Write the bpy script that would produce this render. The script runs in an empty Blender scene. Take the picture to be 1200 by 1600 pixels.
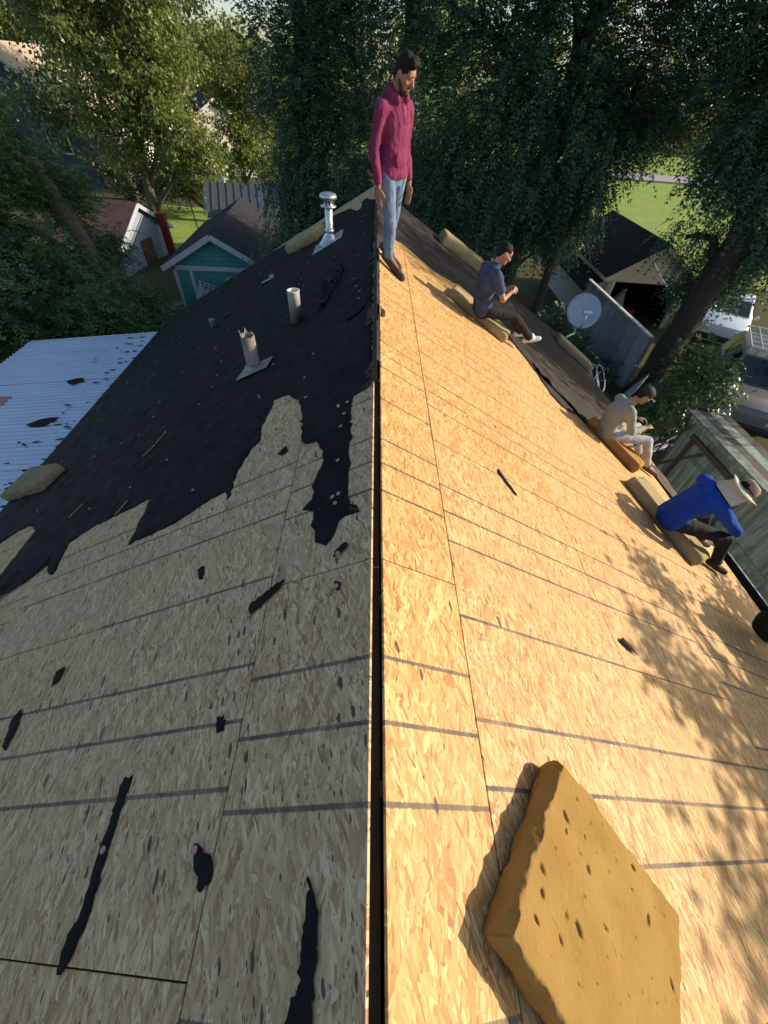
import bpy, bmesh, math, random
import numpy as np
from mathutils import Vector, Matrix, noise
from mathutils.geometry import delaunay_2d_cdt
R = math.radians
rng = np.random.default_rng(7); random.seed(7)
SC = bpy.context.scene
COL = SC.collection

# ------------------------------------------------------------------ camera
F_PX, PITCH, YAW, ROLL, CAM_H, CAM_X = 599.232, 0.841, 0.075, 0.085, 1.302, -0.052
fw = Vector((math.sin(YAW)*math.cos(PITCH), math.cos(YAW)*math.cos(PITCH), -math.sin(PITCH)))
rt = Vector((math.cos(YAW), -math.sin(YAW), 0)); up = rt.cross(fw)
r2 = rt*math.cos(ROLL) + up*math.sin(ROLL); u2 = -rt*math.sin(ROLL) + up*math.cos(ROLL)
cam = bpy.data.cameras.new('camera'); camo = bpy.data.objects.new('camera', cam); COL.objects.link(camo)
camo.matrix_world = Matrix(((r2.x, u2.x, -fw.x, CAM_X), (r2.y, u2.y, -fw.y, 0), (r2.z, u2.z, -fw.z, CAM_H), (0, 0, 0, 1)))
cam.sensor_fit = 'HORIZONTAL'; cam.sensor_width = 36; cam.lens = 36*F_PX/1200
cam.clip_start = 0.02; cam.clip_end = 2000
SC.camera = camo

# ------------------------------------------------------------------ sky, sun, exposure
SUN_EL, SUN_AZ = R(21), R(1)          # elevation; azimuth measured from +X towards +Y
w = bpy.data.worlds.new('World'); SC.world = w; w.use_nodes = True
nt = w.node_tree; bg = nt.nodes['Background']
sky = nt.nodes.new('ShaderNodeTexSky'); sky.sky_type = 'NISHITA'; sky.sun_disc = False
sky.sun_elevation = SUN_EL; sky.sun_rotation = R(90) - SUN_AZ; sky.air_density = 1.0; sky.dust_density = 1.5
nt.links.new(sky.outputs[0], bg.inputs[0]); bg.inputs[1].default_value = 0.15
sd = Vector((math.cos(SUN_EL)*math.cos(SUN_AZ), math.cos(SUN_EL)*math.sin(SUN_AZ), math.sin(SUN_EL)))
sl = bpy.data.lights.new('sun', 'SUN'); sl.energy = 4.8; sl.angle = R(0.53); sl.color = (1.0, 0.86, 0.67)
so = bpy.data.objects.new('sun', sl); COL.objects.link(so); so.rotation_euler = sd.to_track_quat('Z', 'Y').to_euler(); so.location = (30, 0, 20)
SC.view_settings.view_transform = 'Standard'; SC.view_settings.look = 'None'
SC.view_settings.exposure = 0.42; SC.view_settings.gamma = 1
SC.view_settings.use_curve_mapping = False
SC.cycles.max_bounces = 6; SC.cycles.transparent_max_bounces = 6
SC.cycles.use_denoising = True

# ------------------------------------------------------------------ node helpers
def newmat(name):
    m = bpy.data.materials.new(name); m.use_nodes = True
    n = m.node_tree.nodes; n.clear()
    out = n.new('ShaderNodeOutputMaterial'); p = n.new('ShaderNodeBsdfPrincipled')
    m.node_tree.links.new(p.outputs[0], out.inputs[0])
    return m, m.node_tree, p
class N:
    """small wrapper to write node graphs"""
    def __init__(s, nt): s.t = nt
    def lk(s, a, b): s.t.links.new(a, b)
    def add(s, typ, **kw):
        n = s.t.nodes.new(typ)
        for k, v in kw.items(): setattr(n, k, v)
        return n
    def setin(s, n, i, v):
        if hasattr(v, 'links') or isinstance(v, bpy.types.NodeSocket): s.lk(v, n.inputs[i])
        else: n.inputs[i].default_value = v
    def math(s, op, a, b=0.0, clamp=False):
        n = s.add('ShaderNodeMath', operation=op, use_clamp=clamp); s.setin(n, 0, a); s.setin(n, 1, b); return n.outputs[0]
    def vmath(s, op, a, b):
        n = s.add('ShaderNodeVectorMath', operation=op); s.setin(n, 0, a); s.setin(n, 1, b); return n.outputs['Value' if op == 'DISTANCE' else 0]
    def mix(s, fac, a, b, blend='MIX'):
        n = s.add('ShaderNodeMix', data_type='RGBA', blend_type=blend)
        s.setin(n, 0, fac); s.setin(n, 6, a); s.setin(n, 7, b); return n.outputs[2]
    def noise(s, vec, scale, detail=3, rough=.55, w=None):
        n = s.add('ShaderNodeTexNoise'); s.lk(vec, n.inputs['Vector']); n.inputs['Scale'].default_value = scale
        n.inputs['Detail'].default_value = detail; n.inputs['Roughness'].default_value = rough; return n.outputs[0]
    def voro(s, vec, scale, feature='F1', dims='2D'):
        n = s.add('ShaderNodeTexVoronoi', feature=feature, voronoi_dimensions=dims); s.lk(vec, n.inputs['Vector']); n.inputs['Scale'].default_value = scale; return n
    def map(s, vec, loc=(0,0,0), rot=(0,0,0), scale=(1,1,1)):
        n = s.add('ShaderNodeMapping'); s.lk(vec, n.inputs[0]); n.inputs[1].default_value = loc; n.inputs[2].default_value = rot; n.inputs[3].default_value = scale; return n.outputs[0]
    def ramp(s, fac, stops):
        n = s.add('ShaderNodeValToRGB'); s.lk(fac, n.inputs[0]); e = n.color_ramp.elements
        while len(e) < len(stops): e.new(0.5)
        for el, (p, c) in zip(e, stops): el.position = p; el.color = (*c, 1) if len(c) == 3 else c
        return n.outputs[0]
    def mapr(s, v, a, b, c=0.0, d=1.0):
        n = s.add('ShaderNodeMapRange'); s.lk(v, n.inputs[0])
        for i, x in enumerate((a, b, c, d)): n.inputs[i+1].default_value = x
        return n.outputs[0]
    def bump(s, h, strength, dist, p):
        n = s.add('ShaderNodeBump'); s.lk(h, n.inputs['Height']); n.inputs['Strength'].default_value = strength; n.inputs['Distance'].default_value = dist
        s.lk(n.outputs[0], p.inputs['Normal'])
def coords(g, kind='Object'):
    return g.add('ShaderNodeTexCoord').outputs[kind]
MATS = {}
def simple(name, col, col2=None, rough=.7, scale=8, bump=.2, bscale=40, bdist=.004, metal=0, spec=.4, sc3=(1,1,1), perobj=0.0):
    """one surface: two-tone noise colour, fine grain bump"""
    if name in MATS: return MATS[name]
    m, t, p = newmat(name); g = N(t); v = g.map(coords(g), scale=sc3)
    oi = g.add('ShaderNodeObjectInfo')
    v = g.vmath('ADD', v, oi.outputs['Random']) if perobj else v
    col2 = col2 or tuple(c*.7 for c in col)
    f = g.mapr(g.noise(v, scale, 5, .65), .3, .7)
    c = g.mix(f, (*col, 1), (*col2, 1))
    if perobj:
        k = g.mapr(oi.outputs['Random'], 0, 1, 1-perobj, 1+perobj)
        hs = g.add('ShaderNodeHueSaturation'); g.lk(c, hs.inputs['Color']); g.lk(k, hs.inputs['Value']); c = hs.outputs[0]
    g.lk(c, p.inputs['Base Color'])
    g.lk(g.mapr(g.noise(v, scale*2.3, 3), .3, .7, max(.05, rough-.12), min(1, rough+.12)), p.inputs['Roughness'])
    p.inputs['Metallic'].default_value = metal; p.inputs['Specular IOR Level'].default_value = spec
    if bump: g.bump(g.noise(v, bscale, 4, .6), bump, bdist, p)
    MATS[name] = m; return m

def osb_material(name, tar, grey):
    m, t, p = newmat(name); g = N(t)
    oc = coords(g); oi = g.add('ShaderNodeObjectInfo')
    comb = g.add('ShaderNodeCombineXYZ')
    g.lk(g.math('MULTIPLY', oi.outputs['Random'], 31.7), comb.inputs[0]); g.lk(g.math('MULTIPLY', oi.outputs['Random'], 57.3), comb.inputs[1])
    v = g.vmath('ADD', oc, comb.outputs[0])
    # warp so that strand edges are not ruler straight
    nz = g.add('ShaderNodeTexNoise'); g.lk(v, nz.inputs['Vector']); nz.inputs['Scale'].default_value = 14; nz.inputs['Detail'].default_value = 2
    wv = g.vmath('SCALE', g.vmath('SUBTRACT', nz.outputs['Color'], (.5, .5, .5)), None) if False else None
    sca = g.add('ShaderNodeVectorMath', operation='SCALE'); g.lk(g.vmath('SUBTRACT', nz.outputs['Color'], (.5, .5, .5)), sca.inputs[0]); sca.inputs['Scale'].default_value = .022
    v = g.vmath('ADD', v, sca.outputs[0])
    pal = [(0, (.30, .125, .045)), (.12, (.45, .215, .085)), (.35, (.55, .315, .125)), (.6, (.61, .385, .165)), (.82, (.68, .475, .22)), (1, (.75, .585, .305))]
    col = None; hgt = None
    # (angle, width cells/m, length cells/m, keep threshold)
    layers = [(4, 50, 8, 0), (-36, 50, 9.5, .45), (31, 56, 10, .45), (-14, 47, 7.6, .42), (64, 54, 11, .62), (17, 60, 8.6, .48), (-60, 60, 12, .68), (-5, 72, 9.5, .55), (23, 36, 6, .76), (11, 120, 20, .58), (-27, 105, 17, .66)]
    for i, (a, sw, sl_, th) in enumerate(layers):
        vv = g.map(g.map(v, loc=(i*3.1, i*1.7, 0), rot=(0, 0, R(a))), scale=(sw, sl_, 1))
        vo = g.voro(vv, 1.0); sep = g.add('ShaderNodeSeparateColor'); g.lk(vo.outputs['Color'], sep.inputs[0])
        c = g.ramp(sep.outputs[0], pal)
        # slight lengthwise grain in each strand
        gr = g.noise(g.map(vv, scale=(3.2, .25, 1)), 1.5, 2)
        c = g.mix(g.mapr(gr, .35, .75, 0, .35), c, (.45, .26, .11, 1), 'MIX')
        ed = g.math('LESS_THAN', vo.outputs['Distance'], .62)
        if col is None: col = c; hgt = sep.outputs[1]
        else:
            k = g.math('MULTIPLY', g.math('GREATER_THAN', sep.outputs[2], th), ed)
            # shadow line at the strand edge
            e2 = g.math('MULTIPLY', g.math('GREATER_THAN', sep.outputs[2], th), g.math('LESS_THAN', vo.outputs['Distance'], .68))
            dk = g.mix(.35, col, (.22, .11, .04, 1))
            col = g.mix(e2, col, dk); col = g.mix(k, col, c)
            hgt = g.math('ADD', g.math('MULTIPLY', hgt, g.math('SUBTRACT', 1.0, k)), g.math('MULTIPLY', k, g.math('ADD', sep.outputs[1], .35)))
    fine = g.noise(g.map(v, scale=(190, 30, 1)), 1.0, 4, .7); col = g.mix(g.mapr(fine, .42, .72, 0, .30), col, (.30, .155, .06, 1))
    st = g.mapr(g.noise(v, .9, 5, .65), .55, .72, 0, .35); col = g.mix(st, col, (.36, .235, .12, 1))
    # broad tone patches
    big = g.noise(v, 2.2, 3); col = g.mix(g.mapr(big, .35, .7, 0, .28), col, (.47, .30, .14, 1))
    if grey:  # mixes the greyer look of the shaded slope into the colour
        bw = g.add('ShaderNodeRGBToBW'); g.lk(col, bw.inputs[0]); cc = g.add('ShaderNodeCombineColor')
        g.lk(g.math('MULTIPLY', bw.outputs[0], 1.03), cc.inputs[0]); g.lk(g.math('MULTIPLY', bw.outputs[0], .98), cc.inputs[1]); g.lk(g.math('MULTIPLY', bw.outputs[0], .78), cc.inputs[2])
        col = g.mix(grey, col, cc.outputs[0])
    hv = g.add('ShaderNodeHueSaturation'); g.lk(col, hv.inputs['Color']); g.lk(g.mapr(oi.outputs['Random'], 0, 1, .94, 1.05), hv.inputs['Value']); g.lk(g.mapr(g.math('FRACT', g.math('MULTIPLY', oi.outputs['Random'], 7.7)), 0, 1, 1.0, 1.09), hv.inputs['Saturation']); col = hv.outputs[0]
    # tar flecks left by the felt: elongated dark specks, gathered in places
    for sc_, th, st in ((190, .035, (1, .28, 1)), (90, .022, (1, .33, 1)), (36, .02, (1, .3, 1))):
        vo = g.voro(g.map(g.map(v, rot=(0, 0, R(-12))), scale=st), sc_*1.0)
        sp = g.add('ShaderNodeSeparateColor'); g.lk(vo.outputs['Color'], sp.inputs[0])
        near = g.math('LESS_THAN', vo.outputs['Distance'], g.math('MULTIPLY', g.math('MULTIPLY', sp.outputs[0], sp.outputs[0]), .34))
        pick = g.math('LESS_THAN', sp.outputs[1], g.math('MULTIPLY', g.mapr(g.noise(v, 3.5, 3), .35, .7, .02, .30), tar))
        col = g.mix(g.math('MULTIPLY', g.math('MULTIPLY', near, pick), .85), col, (.035, .026, .02, 1))
    # printed span lines: 16, 24, 32, 48, 64, 72, 80 inches along the 96 inch length
    sx = g.add('ShaderNodeSeparateXYZ'); g.lk(oc, sx.inputs[0])
    tt = g.math('ABSOLUTE', g.math('SUBTRACT', sx.outputs[1], 1.2192))
    s1 = g.math('ABSOLUTE', g.math('SUBTRACT', tt, .6096)); s2 = g.math('ABSOLUTE', g.math('SUBTRACT', s1, .2032))
    mm = g.math('MINIMUM', tt, g.math('MINIMUM', s1, s2))
    jag = g.noise(g.map(v, scale=(260, 22, 1)), 1.0, 3, .7)
    wid = g.math('ADD', -.0018, g.math('MULTIPLY', jag, .0180))
    ink = g.math('LESS_THAN', mm, wid)
    fade = g.mapr(g.noise(v, 5, 4, .7), .32, .62, .55, .93)
    col = g.mix(g.math('MULTIPLY', ink, fade), col, (.05, .052, .056, 1))
    # sawn edges of the sheet: plain pale board
    g.lk(col, p.inputs['Base Color'])
    p.inputs['Roughness'].default_value = .62; p.inputs['Specular IOR Level'].default_value = .25
    g.bump(hgt, .32, .0012, p)
    return m

def leaf_material(name, c1, c2, c3, trans=.32, rough=.38):
    m = bpy.data.materials.new(name); m.use_nodes = True; t = m.node_tree; t.nodes.clear(); g = N(t)
    out = g.add('ShaderNodeOutputMaterial'); p = g.add('ShaderNodeBsdfPrincipled'); tr = g.add('ShaderNodeBsdfTranslucent'); mx = g.add('ShaderNodeMixShader')
    ge = g.add('ShaderNodeNewGeometry')
    c = g.ramp(ge.outputs['Random Per Island'], [(0, c1), (.55, c2), (1, c3)])
    big = g.noise(coords(g), .45, 2); c = g.mix(g.mapr(big, .35, .65, 0, .45), c, (*[x*.75 for x in c1], 1))
    g.lk(c, p.inputs['Base Color']); p.inputs['Roughness'].default_value = rough; p.inputs['Specular IOR Level'].default_value = .5
    hs = g.add('ShaderNodeHueSaturation'); g.lk(c, hs.inputs['Color']); hs.inputs['Value'].default_value = 1.5; hs.inputs['Hue'].default_value = .485
    g.lk(hs.outputs[0], tr.inputs[0]); mx.inputs[0].default_value = trans
    g.lk(p.outputs[0], mx.inputs[1]); g.lk(tr.outputs[0], mx.inputs[2]); g.lk(mx.outputs[0], out.inputs[0])
    MATS[name] = m; return m

# ------------------------------------------------------------------ mesh helpers
ORG = {}                                     # world origin of every parent that children measure from
def tag(o, label=None, cat=None, group=None, kind=None):
    for k, v in (('label', label), ('category', cat), ('group', group), ('kind', kind)):
        if v: o[k] = v
    return o
def thing(name, loc, label, cat, group=None):
    o = bpy.data.objects.new(name, None); COL.objects.link(o); o.location = loc; o.empty_display_size = .2
    ORG[o.name] = Vector(loc); return tag(o, label, cat, group)
def link_mesh(name, me, parent=None, origin=(0, 0, 0)):
    o = bpy.data.objects.new(name, me); COL.objects.link(o)
    o.location = Vector(origin) - (ORG[parent.name] if parent else Vector((0, 0, 0)))
    if parent: o.parent = parent
    ORG[o.name] = Vector(origin); return o
class MB:
    def __init__(s): s.v = []; s.f = []
    def add(s, vs, fs):
        b = len(s.v); s.v += [tuple(x) for x in vs]; s.f += [tuple(b+i for i in f) for f in fs]; return s
    def hexa(s, p):                           # 8 points: bottom ring 0-3, top ring 4-7
        return s.add(p, [(3, 2, 1, 0), (4, 5, 6, 7), (0, 1, 5, 4), (1, 2, 6, 5), (2, 3, 7, 6), (3, 0, 4, 7)])
    def box(s, c, size, rot=None):
        hx, hy, hz = [a/2 for a in size]; c = Vector(c)
        pts = [Vector((x, y, z)) for z in (-hz, hz) for x, y in ((-hx, -hy), (hx, -hy), (hx, hy), (-hx, hy))]
        if rot is not None: pts = [rot @ q for q in pts]
        return s.hexa([c+q for q in pts])
    def beam(s, a, b, wdt, hgt, upv=(0, 0, 1)):
        a, b = Vector(a), Vector(b); d = (b-a).normalized(); x = d.cross(Vector(upv)).normalized(); z = x.cross(d)
        pts = [q + x*i*wdt/2 + z*j*hgt/2 for q in (a, b) for i, j in ((-1, -1), (1, -1), (1, 1), (-1, 1))]
        return s.hexa(pts)
    def tube(s, path, radii, n=8, cap=True, ref=None):
        """radii: number or (rx, ry); ref fixes the x axis of the section"""
        path = [Vector(p) for p in path]; k = len(path); vs = []; x = None
        for i, p in enumerate(path):
            d = (path[min(i+1, k-1)] - path[max(i-1, 0)]).normalized()
            if ref is not None: x = Vector(ref)
            elif x is None: x = d.orthogonal()
            x = (x - d*x.dot(d)).normalized(); y = d.cross(x)
            r = radii[i] if hasattr(radii, '__len__') else radii
            rx, ry = r if hasattr(r, '__len__') else (r, r)
            vs += [p + x*math.cos(2*math.pi*j/n)*rx + y*math.sin(2*math.pi*j/n)*ry for j in range(n)]
        fs = [(i*n+j, i*n+(j+1) % n, (i+1)*n+(j+1) % n, (i+1)*n+j) for i in range(k-1) for j in range(n)]
        if cap: fs += [tuple(range(n-1, -1, -1)), tuple((k-1)*n+j for j in range(n))]
        return s.add(vs, fs)
    def capsule(s, a, b, ra, rb, n=12):
        a, b = Vector(a), Vector(b); d = (b-a); L = d.length or 1e-6; d = d/L
        path, rad = [], []
        for t in (-.98, -.8, -.5, -.2): path.append(a + d*ra*t); rad.append(ra*math.sqrt(1-t*t))
        path += [a, b]; rad += [ra, rb]
        for t in (.2, .5, .8, .98): path.append(b + d*rb*t); rad.append(rb*math.sqrt(1-t*t))
        return s.tube(path, rad, n)
    def ell(s, c, r, rot=None, n=14, m=9):
        c = Vector(c); vs = []; fs = []
        for i in range(m+1):
            th = math.pi*min(max(i/m, .015), .985)
            for j in range(n):
                q = Vector((r[0]*math.sin(th)*math.cos(2*math.pi*j/n), r[1]*math.sin(th)*math.sin(2*math.pi*j/n), r[2]*math.cos(th)))
                vs.append(c + (rot @ q if rot is not None else q))
        fs = [(i*n+j, (i+1)*n+j, (i+1)*n+(j+1) % n, i*n+(j+1) % n) for i in range(m) for j in range(n)]
        fs += [tuple(range(n)), tuple(m*n+j for j in range(n-1, -1, -1))]
        return s.add(vs, fs)
    def lathe(s, prof, c=(0, 0, 0), n=24, rot=None):
        c = Vector(c); vs = []
        for r_, z in prof:
            for j in range(n):
                q = Vector((r_*math.cos(2*math.pi*j/n), r_*math.sin(2*math.pi*j/n), z)); vs.append(c + (rot @ q if rot is not None else q))
        k = len(prof)
        return s.add(vs, [(i*n+j, i*n+(j+1) % n, (i+1)*n+(j+1) % n, (i+1)*n+j) for i in range(k-1) for j in range(n)])
    def mesh(s, name, origin, m, smooth=False):
        me = bpy.data.meshes.new(name); o = Vector(origin)
        me.from_pydata([tuple(Vector(p)-o) for p in s.v], [], s.f)
        if m: me.materials.append(m)
        if smooth: me.polygons.foreach_set('use_smooth', [True]*len(me.polygons))
        me.update(); return me
    def build(s, name, m, parent=None, smooth=False, origin=None, bevel=0):
        a = np.array([tuple(p) for p in s.v]); lo, hi = a.min(0), a.max(0)
        if origin is None: origin = ((lo[0]+hi[0])/2, (lo[1]+hi[1])/2, lo[2])
        o = link_mesh(name, s.mesh(name, origin, m, smooth), parent, origin)
        if bevel:
            b = o.modifiers.new('bevel', 'BEVEL'); b.width = bevel; b.segments = 2; b.limit_method = 'ANGLE'
        return o
def quick(name, vs, fs, m, **k): return MB().add(vs, fs).build(name, m, **k)
def fast_mesh(name, verts, faces, m, smooth=False):
    """verts (n,3) and quads (k,4) as arrays"""
    me = bpy.data.meshes.new(name); n, k = len(verts), len(faces); q = faces.shape[1]
    me.vertices.add(n); me.vertices.foreach_set('co', np.ascontiguousarray(verts, dtype=np.float32).ravel())
    me.loops.add(k*q); me.loops.foreach_set('vertex_index', np.ascontiguousarray(faces, dtype=np.int32).ravel())
    me.polygons.add(k); me.polygons.foreach_set('loop_start', np.arange(0, k*q, q, dtype=np.int32))
    me.materials.append(m); me.update(calc_edges=True)
    if smooth: me.polygons.foreach_set('use_smooth', [True]*k)
    return me

# ------------------------------------------------------------------ roof geometry
SL = R(29.29); CS, SS = math.cos(SL), math.sin(SL)
def RP(side, d, y, h=0.0): return Vector((side*(d*CS + h*SS), y, -d*SS + h*CS))
def NRM(side): return Vector((side*SS, 0, CS))
GZ = -5.3                                    # ground level
EAVE_R, EAVE_L, Y0, Y1 = 5.36, 5.42, -2.6, 9.3
# ------------------------------------------------------------------ materials
M = {}
M['osb_r'] = osb_material('osb_sun_side', .16, 0.0)
M['osb_l'] = osb_material('osb_tarred_shaded', 1.15, .32)  # real tar flecks, plus the slope's shade painted in as grey
M['felt'] = simple('felt_black', (.0095, .0092, .0115), (.0065, .0063, .008), rough=.8, scale=3, bump=.5, bscale=160, bdist=.0012, spec=.18)
M['feltscrap'] = simple('felt_scrap', (.010, .010, .0115), (.007, .007, .008), rough=.8, scale=9, bump=.5, bscale=150, bdist=.0015, spec=.18)
M['oldfelt'] = simple('felt_brown_aged', (.055, .046, .038), (.03, .026, .023), rough=.85, scale=4, bump=.6, bscale=120, bdist=.002, spec=.2)
M['cap'] = simple('nail_cap_plastic', (.40, .25, .20), (.33, .19, .15), rough=.5, scale=30, bump=0)
M['lumber'] = simple('lumber', (.36, .22, .11), (.24, .14, .07), rough=.75, scale=3, sc3=(14, 1, 14), bump=.3, bscale=30)
M['darkwood'] = simple('old_rafter', (.14, .085, .05), (.08, .05, .03), rough=.85, scale=4, bump=.3)
M['siding'] = simple('house_siding', (.62, .60, .55), (.5, .48, .44), rough=.7, scale=2)
M['white'] = simple('white_paint', (.74, .74, .72), (.6, .6, .58), rough=.55, scale=4, bump=.15)
M['galv'] = simple('galvanised', (.60, .62, .64), (.45, .47, .49), rough=.36, scale=14, bump=.08, metal=.85)
M['pvc'] = simple('pvc_pipe', (.66, .66, .63), (.42, .40, .36), rough=.5, scale=9, bump=.1, sc3=(1, 1, .35))
M['rust'] = simple('rusty_pipe', (.36, .33, .30), (.12, .075, .05), rough=.8, scale=7, bump=.3)
M['lead'] = simple('dull_flashing', (.33, .33, .33), (.20, .19, .185), rough=.55, scale=7, metal=.5)
M['gutter'] = simple('dark_gutter', (.03, .03, .032), (.018, .018, .02), rough=.35, scale=5, bump=.05)
def foam_mat(name, c1, c2):
    m, t, p = newmat(name); g = N(t); v = coords(g)
    c = g.mix(g.mapr(g.noise(v, 6, 4), .3, .7), (*c1, 1), (*c2, 1))
    sp = g.mapr(g.noise(g.map(v, rot=(0, 0, .7), scale=(1, .4, 1)), 46, 3, .7), .60, .72)
    c = g.mix(g.math('MULTIPLY', sp, .5), c, (*[x*.5 for x in c2], 1))
    g.lk(c, p.inputs['Base Color']); p.inputs['Roughness'].default_value = .95; p.inputs['Specular IOR Level'].default_value = .08
    h = g.math('ADD', g.noise(v, 210, 4, .7), g.math('MULTIPLY', g.noise(g.map(v, rot=(0, 0, .7), scale=(1, .35, 1)), 38, 4, .7), 1.3))
    g.bump(h, .6, .004, p); return m
M['foam'] = foam_mat('foam_ochre', (.36, .225, .07), (.30, .175, .05))
M['foam_old'] = foam_mat('foam_dusty', (.38, .31, .17), (.30, .235, .12))
M['foam_dirty'] = foam_mat('foam_dirty', (.29, .235, .15), (.20, .155, .09))
M['foam_brown'] = foam_mat('foam_brown', (.40, .22, .07), (.31, .16, .05))
M['foam_grey'] = foam_mat('foam_grey', (.15, .15, .13), (.10, .10, .09))

def grass_mat(name, a, b, c_, dirt, amount):
    m, t, p = newmat(name); g = N(t); v = coords(g)
    c = g.mix(g.mapr(g.noise(v, .35, 6, .7), .40, .60), (*a, 1), (*b, 1))
    c = g.mix(g.mapr(g.noise(g.map(v, scale=(1, .35, 1)), 1.7, 6, .75), .45, .62, 0, .6), c, (*c_, 1))
    c = g.mix(g.mapr(g.noise(v, 9, 5, .7), .4, .7), c, (*c_, 1))
    c = g.mix(g.math('MULTIPLY', g.mapr(g.noise(v, .18, 5, .6), .5 - amount*.2, .62), amount), c, (*dirt, 1))
    g.lk(c, p.inputs['Base Color']); p.inputs['Roughness'].default_value = .95; p.inputs['Specular IOR Level'].default_value = .1
    g.bump(g.noise(v, 18, 6, .75), .9, .06, p); return m
M['yard'] = grass_mat('yard_ground', (.075, .11, .03), (.10, .13, .035), (.045, .07, .02), (.10, .075, .05), .8)
M['lawn'] = grass_mat('lawn_grass', (.27, .37, .085), (.33, .43, .11), (.20, .29, .06), (.3, .3, .13), .25)
M['road'] = simple('road_pale', (.34, .33, .31), (.28, .27, .26), rough=.9, scale=1)

# ------------------------------------------------------------------ ground
S_ = 900
tag(quick('ground', [(-S_, -S_, GZ), (S_, -S_, GZ), (S_, S_, GZ), (-S_, S_, GZ)], [(0, 1, 2, 3)], M['yard'], origin=(0, 0, GZ)), kind='structure')
tag(quick('lawn', [(14.6, 24, GZ+.01), (70, 20, GZ+.01), (90, 63, GZ+.01), (9, 63.5, GZ+.01)], [(0, 1, 2, 3)], M['lawn'], origin=(30, 40, GZ+.01)), kind='structure')
tag(quick('lawn', [(-12.5, 24.3, GZ+.01), (-7.2, 22.6, GZ+.01), (-7.0, 34, GZ+.01), (-15, 34, GZ+.01)], [(0, 1, 2, 3)], M['lawn'], origin=(-10, 27, GZ+.01)), kind='structure')
tag(quick('road', [(-40, 66, GZ+.012), (140, 64, GZ+.012), (140, 71, GZ+.012), (-40, 73, GZ+.012)], [(0, 1, 2, 3)], M['road'], origin=(40, 68, GZ+.012)), kind='structure')
tag(quick('far_lawn', [(-40, 73.4, GZ+.01), (140, 71.4, GZ+.01), (150, 110, GZ+.01), (-40, 110, GZ+.01)], [(0, 1, 2, 3)], M['lawn'], origin=(40, 90, GZ+.01)), kind='structure')

# ------------------------------------------------------------------ the house
house = thing('house', (0, 3.3, GZ), 'house under the stripped gable roof the workers are on', 'house')
def panel(side, d0, d1, ya, yb, y_unclipped):
    """one sheet; local x runs down the slope, local y along the 8 ft length"""
    gap = .0023; dz = rng.uniform(-.0015, .0015); tilt = rng.uniform(-.0012, .0012)
    w_ = d1-d0-2*gap
    if side > 0: lo, hi = ya-y_unclipped+gap, yb-y_unclipped-gap; oy = y_unclipped
    else: lo, hi = (y_unclipped+2.4384)-yb+gap, (y_unclipped+2.4384)-ya-gap; oy = y_unclipped+2.4384
    mb = MB(); th = .0125
    # edges slightly eased: top ring inset
    e = .0012
    p = [(0, lo, -th), (w_, lo, -th), (w_, hi, -th), (0, hi, -th), (0, lo, -e), (w_, lo, -e), (w_, hi, -e), (0, hi, -e), (e, lo+e, 0), (w_-e, lo+e, 0), (w_-e, hi-e, 0), (e, hi-e, 0)]
    mb.add(p, [(3, 2, 1, 0), (8, 9, 10, 11)] + [(i, (i+1) % 4, 4+(i+1) % 4, 4+i) for i in range(4)] + [(4+i, 4+(i+1) % 4, 8+(i+1) % 4, 8+i) for i in range(4)])
    me = mb.mesh('osb_panel', (0, 0, 0), M['osb_r'] if side > 0 else M['osb_l'])
    o = bpy.data.objects.new('osb_panel', me); COL.objects.link(o); o.parent = house
    pos = RP(side, d0+gap, oy, dz) - ORG['house']
    X = Vector((side*CS, 0, -SS)); Y = Vector((0, 1 if side > 0 else -1, 0)); Z = NRM(side)
    X = (X + Z*tilt).normalized(); Z = X.cross(Y)
    o.matrix_local = Matrix(((X.x, Y.x, Z.x, pos.x), (X.y, Y.y, Z.y, pos.y), (X.z, Y.z, Z.z, pos.z), (0, 0, 0, 1)))
for side, rows in ((1, [(.030, .424, .913), (.424, 1.644, 1.984), (1.644, 2.864, .764), (2.864, 4.084, 1.70), (4.084, EAVE_R, .48)]),
                   (-1, [(.020, .543, .913), (.543, 1.763, 2.195), (1.763, 2.983, .975), (2.983, 4.203, 1.9), (4.203, EAVE_L, .7)])):
    y1 = Y1 if side > 0 else 9.5
    for d0, d1, j in rows:
        k = math.floor((Y0-j)/2.4384)
        while j+k*2.4384 < y1:
            a = j+k*2.4384; b = a+2.4384; k += 1
            if b > Y0+.02 and min(b, y1)-max(a, Y0) > .03: panel(side, d0, d1, max(a, Y0), min(b, y1), a)
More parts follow.
